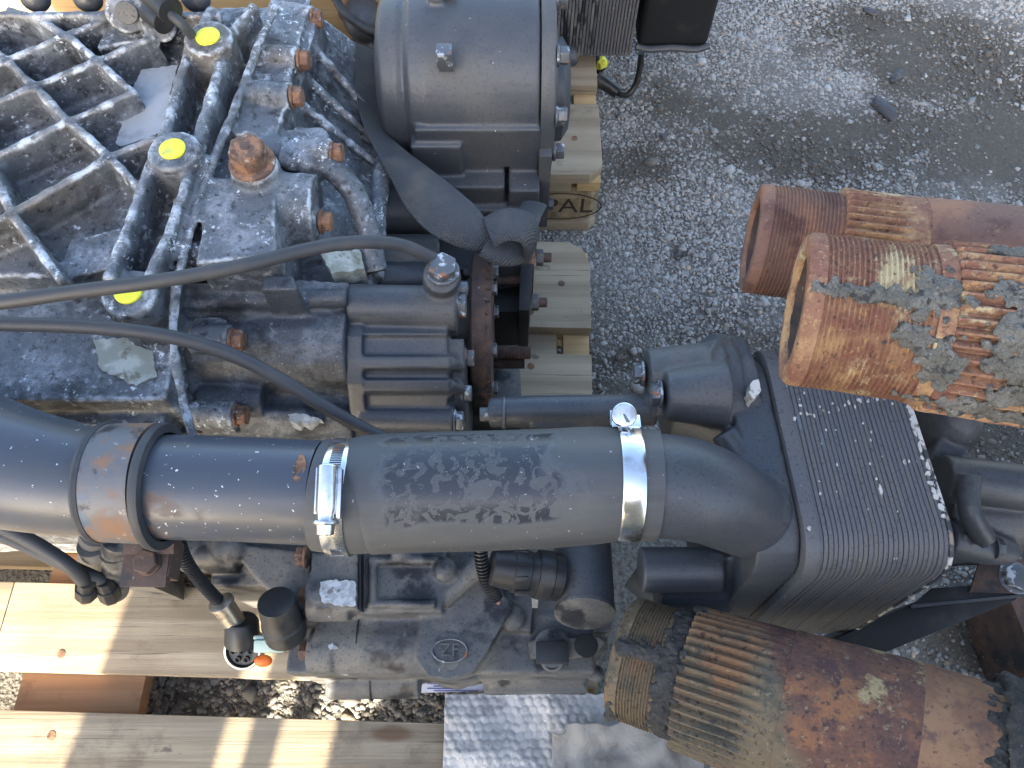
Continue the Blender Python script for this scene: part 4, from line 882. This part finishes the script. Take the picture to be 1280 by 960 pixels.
# ------------------------------------------------------------------ LINES, STRAP, LOOSE WIRING
def line(name, label, cat, pts, r, m, group=None, n=8):
    P = smoothpath([at(*p) for p in pts], n); root = thing(name, label, cat, P[0], group)
    mb = MB(); mb.tube(P, r, 20); mb.build('sheath', m, root); return root
line('air_line', 'upper black air line curving over the casing to the vent fitting', 'air line',
     [(-60, 384, .57), (0, 378, .572), (100, 364, .573), (200, 351, .572), (300, 333, .566), (380, 313, .556), (440, 303, .548), (500, 306, .53), (545, 325, .505)], .0058, 'rubber_plain', 'black air lines across the casing')
line('air_line', 'lower black air line running down under the thick hose', 'air line',
     [(-60, 404, .54), (0, 405, .54), (100, 408, .537), (190, 417, .53), (250, 430, .52), (300, 448, .508), (350, 474, .495), (400, 505, .48), (440, 528, .465), (480, 548, .45), (540, 570, .43)], .006, 'rubber_plain', 'black air lines across the casing')
# flat webbing strap
def strap():
    L_ = [(444, 52, .43), (445, 110, .44), (452, 150, .445), (468, 185, .45), (488, 222, .452), (510, 262, .452), (545, 295, .45), (600, 314, .44), (628, 300, .435)]
    R_ = [(482, 66, .4), (480, 120, .41), (481, 160, .42), (500, 182, .435), (530, 205, .45), (565, 232, .455), (595, 258, .455), (613, 282, .45), (624, 284, .44)]
    a = smoothpath([at(*p) for p in L_], 6); b = smoothpath([at(*p) for p in R_], 6); nn = 8; n = len(a); vs_ = []; fs = []
    for s_ in (0, 1):
        for i in range(n):
            for k in range(nn + 1):
                t = k / nn; p = a[i].lerp(b[i], t); p = p + Z * (.006 * math.sin(t * math.pi) * (1 if i > 20 else -.3) - .0022 * s_); vs_.append(p)
    W = nn + 1
    for s_ in (0, 1):
        for i in range(n - 1):
            for k in range(nn):
                q = (s_ * n * W + i * W + k, s_ * n * W + i * W + k + 1, s_ * n * W + (i + 1) * W + k + 1, s_ * n * W + (i + 1) * W + k); fs.append(q if s_ == 0 else q[::-1])
    for i in range(n - 1):
        for k in (0, nn): fs.append((i * W + k, (i + 1) * W + k, n * W + (i + 1) * W + k, n * W + i * W + k))
    root = thing('webbing_strap', 'flat dark grey webbing strap twisted and knotted over the grey housing', 'strap', a[-1])
    mb = MB(); mb.add(vs_, fs); mb.build('webbing', 'strap', root, ang=60)
    # the knot where it loops round the bracket
    kn = MB()
    for (pts, r, sq) in (([(612, 290, .452), (632, 281, .458), (655, 284, .455), (664, 298, .44), (660, 312, .415)], .019, .35), ([(606, 306, .445), (625, 316, .44), (645, 314, .43), (655, 305, .42)], .014, .45), ([(655, 284, .44), (660, 270, .42), (668, 255, .4)], .014, .25)):
        P = smoothpath([at(*p) for p in pts], 6); kn.tube(P, [r] * len(P), 16, squash=sq)
    kn.build('knot', 'strap', root)
strap()
# two rubber-ended lines at the lower left
for lab, pts in (('left of two dusty tubes ending below the steel band clamp', [(-80, 620, .4), (0, 657, .4), (45, 680, .395), (85, 706, .385), (106, 728, .36), (108, 742, .34)]),
                 ('right of two dusty tubes ending below the steel band clamp', [(-80, 640, .37), (0, 668, .37), (50, 690, .37), (95, 712, .365), (128, 728, .35), (138, 744, .33)])):
    P = smoothpath([at(*p) for p in pts], 6); root = thing('breather_tube', lab, 'tube', P[-1], 'dusty tubes under the pipe'); mb = MB(); mb.tube(P, .0066, 16); mb.build('sheath', 'rubber_plain', root)
    mb = MB(); mb.rev(P[-1], (P[-4] - P[-1]), [(-.004, .0095), (0, .0105), (.014, .0105), (.0145, .0085), (.026, .008)], 8); mb.build('end_fitting', 'plastic', root, bevel=.0008)
root = thing('valve_block', 'dusty black pipe stubs beside the rusty clamp lug', 'valve', at(130, 705, .16))
for (x, y0, y1) in ((115, 664, 700), (143, 672, 738)):
    mb = MB(); mb.tube([at(x + 6, y0, .4), at(x, y1, .3)], [.0145, .0135], 20); mb.rev(at(x + 4, y0 + 14, .38), Vector((0, -.4, -1)), [(0, .0165), (.012, .0165)], 20); mb.build('stub', 'cast', root, bevel=.001)
mb = MB(); mb.pslab([(100, 660), (160, 665), (158, 720), (105, 715)], zb=.146, z=.3); mb.build('body', 'cast', root, bevel=.004)
# cable with multi-pin plug
def corrugated(P, r, pitch=.0032, amp=.0011):
    L_ = [0]
    for a, b in zip(P[:-1], P[1:]): L_.append(L_[-1] + (b - a).length)
    n = int(L_[-1] / (pitch / 4)); path, rad = [], []
    for i in range(n + 1):
        s_ = L_[-1] * i / n; j = max(k for k in range(len(L_)) if L_[k] <= s_ + 1e-9); j = min(j, len(P) - 2)
        path.append(P[j].lerp(P[j + 1], (s_ - L_[j]) / max(1e-9, L_[j + 1] - L_[j]))); rad.append(r + amp * (1 if (i % 4) in (1, 2) else -1))
    mb = MB(); mb.tube(path, rad, 16); return mb
P = smoothpath([at(*p) for p in [(222, 672, .4), (232, 700, .38), (250, 726, .35), (276, 754, .31)]], 8)
root = thing('wiring_plug', 'ribbed cable with dirty silver multi-pin round plug above the plank', 'plug', at(300, 815, .25))
corrugated(P, .0052).build('ribbed_sleeve', 'plastic', root, ang=60)
p0, p1 = at(274, 750, .315), at(296, 782, .285); d = (p1 - p0).normalized()
mb = MB(); mb.rev(p0, d, [(0, .0075), (.003, .0125), (.006, .0125), (.007, .0108), (.034, .0108), (.036, .0125)], 28); mb.build('plug_collar', 'nickel', root)
mb = MB(); mb.rev(at(302, 774, .29), Vector((-.05, -.55, -.5)), [(0, .014), (.004, .0165), (.026, .0175)], 28); mb.build('plug_body', 'plastic', root)
pf = at(303, 814, .272); axf = Vector((-.02, -.45, 1)).normalized()
mb = MB(); mb.rev(pf - axf * .02, axf, [(0, .015), (.004, .0195), (.02, .0195), (.0215, .0185), (.0215, .0165), (.008, .016), (.008, .002)], 36); mb.build('plug_shell', 'nickel', root)
mb = MB(); mb.rev(pf - axf * .011, axf, [(0, .0155), (.008, .0155), (.009, .0145)], 28); fce = mb.build('plug_face', 'cast', root)
for k in range(7):
    th = k * math.pi / 3; rr_ = .0085 if k < 6 else 0; c = pf - axf * .002 + Vector((math.cos(th) * rr_, math.sin(th) * rr_, math.sin(th) * rr_ * .45)); mb = MB(); mb.rev(c, axf, [(0, .003), (.004, .003), (.004, .002), (.002, .0018)], 12); mb.build('pin', 'void', root)
# cut conduit hanging from the hose
P = smoothpath([at(*p) for p in [(600, 676, .42), (602, 700, .41), (608, 725, .395), (620, 748, .375)]], 8)
root = thing('wire_conduit', 'short ribbed black conduit with cut wire end hanging below the hose', 'conduit', P[-1]); corrugated(P, .0052).build('ribbed_sleeve', 'plastic', root, ang=60)
mb = MB(); mb.cyl(P[-1], P[-1] + (P[-1] - P[-2]).normalized() * .007, .0022, .0018, 10); mb.build('wire_end', 'copper', root)

# ------------------------------------------------------------------ RUSTY AXLE TUBES
def crust(o):
    md = o.modifiers.new('r', 'REMESH'); md.mode = 'VOXEL'; md.voxel_size = .00095
    me = bpy.data.meshes.new_from_object(o.evaluated_get(bpy.context.evaluated_depsgraph_get())); old = o.data; o.modifiers.clear(); o.data = me; bpy.data.meshes.remove(old); me.name = 'caked_dirt'
def axle(label, p0, p1, segs, m_list, end, lumps=(), seed=1, extra_len=.0, support=True):
    """segs: list of (name, length, r0, r1, kind) from the threaded end"""
    p0, p1 = Vector(p0), Vector(p1); ax = (p1 - p0).normalized(); root = thing('axle_tube', label, 'axle tube', p0, 'rusty axle tubes'); t = 0; parts_ = []
    up = (Z - ax * Z.dot(ax)).normalized(); sd = ax.cross(up)
    for i, (nm, L_, r0, r1, kind) in enumerate(segs):
        mb = MB(); q = p0 + ax * t; last = i == len(segs) - 1; rb = random.Random(seed * 10 + i)
        wob = lambda tt, th, r: .0007 * noise.noise(Vector((math.cos(th) * 2.2, math.sin(th) * 2.2, (tt + t) * 45 + seed * 9))) + .0004 * noise.noise(Vector((math.cos(th) * 7, math.sin(th) * 7, (tt + t) * 130)))
        if kind == 'thread':
            prof = [(.004, r0 * .72), (.002, r0 * .725), (0, r0 * .76), (0, r0 * .95), (.003, r0)] ; tt = .01; N_ = int(L_ / .0036); pt2 = (L_ - .013) / N_
            prof += [(.0095, r0)]
            for k in range(N_): prof += [(tt, r0 * .998), (tt + pt2 * .3, r0 * .965), (tt + pt2 * .6, r0 * .965), (tt + pt2 * .85, r0)]; tt += pt2
            prof += [(L_, r0 * .97)]
            mb.rev(q, ax, prof, 96, mod=wob, cap=False)
            inn = MB(); inn.rev(q, ax, [(.0035, r0 * .721), (.013, r0 * .715), (.0135, r0 * .69), (.13, r0 * .67), (.131, .001)], 64, cap=False); inn.build('bore', 'rust_dark', root)  # dark bore colour puts the shade of the hollow into the material
        elif kind == 'spline':
            nt = 44
            def md(tt, th, r, L_=L_):
                e = min(1, max(0, (L_ - .012 - tt) / .014)); s_ = math.sin(th * nt); return wob(tt, th, r) - e * .005 * (0.5 - .5 * max(-1, min(1, s_ * 1.8)))
            mb.rev(q, ax, [(0, r0 * .93), (.0, r0 * .985), (.002, r0)] + [(L_ * k / 10, r0 + (r1 - r0) * k / 10) for k in range(1, 11)], nt * 6, mod=md)
        else:
            K = max(2, int(L_ / .006)); mb.rev(q, ax, [(L_ * k / K, r0 + (r1 - r0) * (k / K)) for k in range(K + 1)], 72, mod=wob)
        parts_.append(mb.build(nm, m_list[i], root, ang=50)); t += L_
    # caked dirt lumps given as (t along, angle from top deg, spread t, spread deg, count, size, material)
    for j, (tc_, an, st_, sa_, cnt, sz, mm) in enumerate(lumps):
        pos, nr, si = [], [], []
        for _ in range(int(cnt * 2.2)):
            tt = tc_ + random.gauss(0, 1) * st_ * .5; aa = math.radians(an + random.gauss(0, 1) * sa_ * .5); acc = 0; r = segs[-1][3]
            for (nm, L_, r0, r1, kind) in segs:
                if tt < acc + L_: r = r0 + (r1 - r0) * (tt - acc) / L_; break
                acc += L_
            dr = up * math.cos(aa) + sd * math.sin(aa); pos.append(tuple(p0 + ax * max(tt, .004) + dr * (r - .0005))); nr.append(tuple(dr)); si.append(sz * .6 * random.lognormvariate(0, .38))
        crust(rocks('caked_dirt', pos, si, mm, None, root, .7, nr))
    tip = p0 + ax * t
    if support:
        cr = MB(); cr.box((tip.x - .03, tip.y, (tip.z - segs[-1][3]) / 2), (.12, .14, tip.z - segs[-1][3] - .003)); bo = cr.build('timber_post', 'wood', None, bevel=.004)
        tag(bo, 'timber post propping up ' + support, 'post', 'timber posts under the axle tubes')
    return root, ax, up, sd
f0, f1 = at(992, 386, .655), at(1290, 424, .672)
axle('thick orange rusty axle tube with grey caked dirt, lying over the cooler', f0, f1,
     [('threaded_end', .072, .049, .049, 'thread'), ('neck', .009, .0495, .0505, 'plain'), ('spline', .105, .0535, .055, 'spline'), ('shaft', .5, .0555, .062, 'plain')],
     ['rust_a'] * 4, 0, lumps=[(.068, 8, .012, 14, 70, .0042, 'grease'), (.036, 17, .036, 5, 80, .0034, 'grease'), (.062, 42, .012, 10, 40, .0034, 'grease'), (.078, 58, .009, 16, 60, .004, 'grease'), (.112, 30, .012, 18, 70, .0042, 'grease'), (.106, 8, .01, 8, 22, .003, 'grease'), (.115, 52, .014, 8, 40, .0042, 'grease'), (.112, -32, .014, 8, 40, .003, 'grease'), (.12, 72, .016, 8, 30, .0036, 'grease'), (.196, 24, .012, 9, 90, .0046, 'grease'), (.186, 12, .008, 8, 40, .0046, 'grease'), (.18, 48, .022, 5, 50, .004, 'grease'), (.11, 92, .04, 8, 60, .004, 'grease'), (.165, 80, .03, 6, 40, .0035, 'grease')], seed=2, support='the orange rusty axle tube beyond the frame')
b0, b1 = at(938, 298, .515), at(1290, 345, .53)
axle('brown rusty axle tube behind the thick orange one', b0, b1,
     [('threaded_end', .068, .0485, .0485, 'thread'), ('spline', .065, .053, .053, 'spline'), ('collar', .075, .0535, .0555, 'plain'), ('shaft', .6, .053, .053, 'plain')],
     ['rust_b', 'rust_a', 'rust_b', 'rust_b'], 0, seed=3, support='the brown rusty axle tube beyond the frame')
l0, l1 = at(779, 820, .40), at(1150, 940, .468)
axle('mottled rusty axle tube with black greasy thread, lowest in the picture', l0, l1,
     [('threaded_end', .04, .05, .05, 'thread'), ('neck', .014, .0495, .0505, 'plain'), ('spline', .075, .057, .059, 'spline'), ('shaft', .088, .06, .062, 'plain'), ('smooth_shaft', .05, .062, .061, 'plain'), ('weld_ring', .02, .069, .068, 'plain'), ('hub', .16, .078, .078, 'plain')],
     ['rust_ochre', 'grease_dark', 'rust_ochre', 'rust_c', 'rust_flat', 'grease_dark', 'rust_ochre'], 0,
     lumps=[(.046, 0, .008, 95, 420, .0034, 'grease_dark'), (.02, -2, .02, 6, 90, .0032, 'grease_dark'), (.004, 75, .006, 20, 40, .003, 'grease_dark'), (.272, 20, .012, 100, 420, .005, 'grease_dark'), (.3, 0, .02, 60, 160, .005, 'grease')], seed=5, support='the mottled rusty axle tube beyond the frame')

# ------------------------------------------------------------------ BACKGROUND: second gearbox, more pallets, stones, sheets
SG = thing('second_gearbox', 'dark second gearbox with plate cooler behind, cut off by the top edge', 'gearbox', (.2, 1.3, .144))
zt = .5; yb2 = at(760, 70, .17).y - .02
x0, x1 = at(690, 62, .25).x, at(800, 62, .25).x
mb = MB(); mb.box(((x0 + x1) / 2, yb2 + .14, .36), (x1 - x0, .25, .36)); sgc = mb.build('plate_cooler', 'void', SG, bevel=.004)
NQ = 26
for i in range(NQ):
    xx = x0 + (x1 - x0) * (i + .5) / NQ; mb = MB(); mb.box((xx, yb2 + .138, .36), ((x1 - x0) / NQ * .8, .254, .364)); mb.build('cooler_plate', 'cast' if i < 14 else 'cooler', sgc, bevel=.0006, bseg=1)
for i in range(26):
    a_ = i / 25; row_ = i % 2; mb = MB(); mb.box((x0 + (x1 - x0) * (.46 + .34 * a_) , yb2 + .0102, .285 + (.12 if row_ else 0) + .05 * a_ + random.uniform(-.012, .012)), (.0022, .001, random.uniform(.003, .008))); mb.build('paint_mark', 'yellow', sgc)
x2, x3 = at(803, 68, .22).x, at(896, 68, .22).x
mb = MB(); mb.box(((x2 + x3) / 2, yb2 + .15, .37), (x3 - x2, .25, .38)); bx_ = mb.build('black_cover', 'void', SG, bevel=.014, bseg=4)
mb = MB(); mb.tube(smoothpath([Vector((x2 - .002, yb2 + .022, .187)), Vector((x2 + .02, yb2 + .02, .183)), Vector(((x2 + x3) / 2, yb2 + .021, .185)), Vector((x3 - .02, yb2 + .02, .183)), Vector((x3 + .002, yb2 + .024, .187))], 5), .0055, 10); mb.build('cover_lip', 'paint', bx_)
mb = MB(); mb.tube([at(690, 72, .2), at(722, 70, .2)], .015, 16); mb.box((x0 - .1, yb2 + .25, .3), (.3, .3, .3)); mb.build('casing', 'paint', SG, bevel=.01, bseg=3)
# its loose lead with yellow connector
P = smoothpath([at(*p) for p in [(802, 66, .1), (800, 84, .07), (795, 105, .04), (785, 118, .025), (774, 117, .022), (768, 113, .02)]], 6)
root = thing('loose_lead', 'black lead with yellow connector lying on the gravel by the pallet', 'lead', at(768, 110, 0)); mb = MB(); mb.tube(P, .0055, 12); mb.build('sheath', 'plastic', root)
mb = MB(); mb.tube([at(772, 116, .022), at(757, 105, .03), at(745, 98, .036)], [.011, .012, .014], 16); mb.build('boot', 'plastic', root)
mb = MB(); mb.tube([at(742, 70, .05), at(748, 84, .05)], [.018, .016], 20); mb.build('connector_shell', 'plastic', root)
mb = MB(); mb.tube([at(747, 82, .056), at(752, 78, .056), at(756, 76, .056)], [.009, .0125, .009], 7); mb.build('connector_insert', 'yellow', root, flat=True)
# objects behind the gearbox at the top left
tc_root = thing('timber_crate', 'warm brown timber crate along the top edge behind the ribbed casing', 'crate', (-.6, 1.25, 0))
for k in range(6):
    mb = MB(); mb.box((-.6, .95 + .06 + k * .124, .409), (1.0, .118, .022)); mb.build('lid_board', 'wood_new', tc_root, bevel=.0015)
for k in range(3):
    mb = MB(); mb.box((-.6, .945, .075 + k * .132), (1.0, .022, .126)); mb.build('side_board', 'wood_new', tc_root, bevel=.0015)
mb = MB(); mb.box((-.6, 1.3, .2), (.96, .66, .39)); mb.build('crate_frame', 'wood', tc_root)
root = thing('machine_part', 'dark cable-hung machine part between casing and grey housing at the top', 'machine part', at(455, 30, .15))
mb = MB(); mb.pslab([(425, -20), (478, -20), (482, 40), (470, 62), (440, 48)], zb=.14, z=.3); mb.tube([at(430, 10, .32), at(475, 50, .3)], .015, 14); mb.ball(at(455, 20, .32), (.03, .04, .03)); mb.build('body', 'paint', root, voxel=.003, smooth_it=2)
mb = MB(); mb.tube(smoothpath([at(*p) for p in [(415, -10, .38), (430, 15, .37), (455, 35, .36), (482, 52, .34)]], 6), .006, 12); mb.build('cable', 'plastic', root)
bx0 = at(478, 24, .33); mb = MB(); mb.box((at(505, 20, .33).x, bx0.y + .06, .26), (.07, .12, .14)); cb_ = mb.build('printed_box', 'label', None, bevel=.001); tag(cb_, 'white box with blue printed stripes behind the grey housing', 'box')
for k in range(6):
    mb = MB(); mb.box((at(505, 20, .33).x + .002 * (k % 2), bx0.y + .012 + k * .016, .3305), (.06, .004, .0006)); mb.build('print_stripe', 'ink', cb_)
# stones
def stone(label, p, size, rotz, seed):
    rnd = random.Random(seed); bm = bmesh.new(); bmesh.ops.create_icosphere(bm, subdivisions=3, radius=1)
    for v in bm.verts:
        k = 1 + .28 * noise.noise(v.co * 1.3 + Vector((seed, 0, 0))) + .12 * noise.noise(v.co * 3.5 + Vector((seed, 3, 0))); v.co = Vector((v.co.x * size[0], v.co.y * size[1], v.co.z * size[2])) * k
        v.co.rotate(Matrix.Rotation(rotz, 3, 'Z'))
    me = bpy.data.meshes.new('stone'); bm.to_mesh(me); bm.free(); me.materials.append(MT['stone']); me.shade_smooth(); me.set_sharp_from_angle(angle=.5)
    o = bpy.data.objects.new('stone', me); COL.objects.link(o); o.location = p; tag(o, label, 'stone', 'loose dark stones on the gravel')
stone('longest dark slate stone lying slanted on the dirty gravel', at(1106, 136, .006), (.032, .013, .009), -1.0, 3)
stone('smaller dark stone just above the long slate stone', at(1121, 95, .005), (.018, .008, .006), .9, 8)
stone('dark flat stone near the top edge of the gravel', at(1088, 14, .004), (.017, .008, .005), -.5, 12)
stone('small dark stone by the bright gravel near the brown tube', at(847, 318, .003), (.008, .005, .004), .8, 15)
stone('reddish dark pebble on the dirty gravel beside the pallet', at(829, 171, .003), (.007, .007, .004), .3, 21)
# bubble wrap sheet draped on the pallet edge
def bubble():
    q = [at(556, 866, .17), at(770, 862, .17), at(810, 975, .17), at(556, 975, .17)]
    o0 = q[0]; ux = (q[1] - q[0]); nx, ny = 190, 96; W_, H_ = .235, .115; sp = .0098; vs_ = []; fs = []
    for j in range(ny + 1):
        for i in range(nx + 1):
            x = W_ * i / nx; y = H_ * j / ny; row = round(y / (sp * .866)); xo = sp / 2 if row % 2 else 0; cx = round((x - xo) / sp) * sp + xo; cy = row * sp * .866; cx += .0006 * noise.noise(Vector((cx * 300, cy * 300, 1)))
            d = math.hypot(x - cx, y - cy) / (sp * .44); h = .002 * math.sqrt(max(0, 1 - d * d)) * (.75 + .5 * noise.noise(Vector((cx * 60, cy * 60, 0))))
            zz = .162 + .012 * noise.noise(Vector((x * 14, y * 18, 4))) + .006 * noise.noise(Vector((x * 34, y * 40, 7))) + .0022 * noise.noise(Vector((x * 110, y * 90, 2))) + h - .012 * max(0, y - .085) / .03
            edge = .003 * noise.noise(Vector((x * 80, 0, 1)))
            vs_.append((o0.x + x - .0 * y, o0.y + edge - y, zz))
    w1 = nx + 1
    for j in range(ny):
        for i in range(nx): fs.append((j * w1 + i, (j + 1) * w1 + i, (j + 1) * w1 + i + 1, j * w1 + i + 1))
    mb = MB(); mb.add(vs_, fs); o = mb.build('bubble_wrap', 'bubble', None, ang=80); md = o.modifiers.new('t', 'SOLIDIFY'); md.thickness = .0006
    tag(o, 'crumpled clear bubble wrap lying on the pallet in front of the casing', 'bubble wrap')
bubble()
def film():
    nx, ny = 80, 50; vs_ = []; fs = []
    for j in range(ny + 1):
        for i in range(nx + 1):
            px = 690 + 190 * i / nx; py = 905 + 80 * j / ny + (10 if i < 8 else 0) + 8 * noise.noise(Vector((i * .12, 0, 3))) ; p = at(px, py, .18)
            z = .183 + .016 * noise.noise(Vector((p.x * 22, p.y * 22, 2))) + .007 * noise.noise(Vector((p.x * 60, p.y * 50, 5))); vs_.append((p.x, p.y, z))
    for j in range(ny):
        for i in range(nx): fs.append((j * (nx + 1) + i, (j + 1) * (nx + 1) + i, (j + 1) * (nx + 1) + i + 1, j * (nx + 1) + i + 1))
    mb = MB(); mb.add(vs_, fs); o = mb.build('plastic_film', 'film', None, ang=80); md = o.modifiers.new('t', 'SOLIDIFY'); md.thickness = .0004; tag(o, 'crumpled dusty plastic film under the mottled axle tube', 'plastic film')
film()
# printed paper label under the badge casting
pq = at(568, 858, .151); mb = MB(); mb.pslab([(528, 851, .1505), (606, 850, .1505), (606, 864, .1505), (525, 866, .1505)], depth=.0008); lb = mb.build('paper_label', 'label', None); tag(lb, 'white paper label with blue print tucked under the badge casting', 'label')
for k in range(4):
    mb = MB(); y = 854 + k * 3; mb.pslab([(534 + 8 * (k % 2), y, .1511), (598 - 11 * (k % 3), y, .1511), (598 - 11 * (k % 3), y + 1.2, .1511), (534 + 8 * (k % 2), y + 1.2, .1511)], depth=.0005); mb.build('print_line', 'ink', lb)
# steel channel standing at the lower right
mb = MB(); a = at(1268, 800, .12); mb.box((a.x + .03, a.y + .01, .06), (.03, .14, .115), Matrix.Rotation(.15, 3, 'Z')); mb.box((a.x + .048, a.y + .01, .018), (.06, .14, .03), Matrix.Rotation(.15, 3, 'Z')); sp_ = mb.build('steel_channel', 'rust_dark', None, bevel=.004); tag(sp_, 'short rusty steel channel on the dirt at the right edge', 'channel')

# ------------------------------------------------------------------ added behind the viewer: unseen blockers that shape the shade and sun patches
BY = -1.25
ct_ = thing('added_shade_stack', 'added unseen stack of wooden boxes blocking the sun behind the viewer', 'shade blocker', (.25, BY - .4, 0))
for k in range(3):
    mb = MB(); mb.box((.25, BY - .42, .31 + k * .622), (1.32, .8, .6)); cr_ = mb.build('crate', 'wood', ct_, bevel=.004)  # plain box added only to block the sun
    for q in (-.62, 0, .62):
        mb = MB(); mb.box((.25 + q, BY - .005, .31 + k * .622), (.1, .022, .6)); mb.build('shade_batten', 'wood', cr_, bevel=.002)
scr = thing('added_shade_screen', 'added unseen boards behind the viewer, gapped to shape the sun patches', 'screen', (-.55, BY, 0))
for (xa, xb, z0, z1) in ((-.705, -.545, 0, 1.85), (-.512, -.482, 0, 1.85)):  # added boards, the gaps between them let strips of sun through
    mb = MB(); mb.box(((xa + xb) / 2, BY, (z0 + z1) / 2), (xb - xa, .03, z1 - z0)); mb.build('shade_upright', 'wood', scr)
mb = MB(); mb.box((-.585, BY + .03, 1.37), (.57, .025, 1.0)); mb.build('shade_sheet', 'wood', scr)  # added sheet closing the gaps higher up, keeps the casing in shade
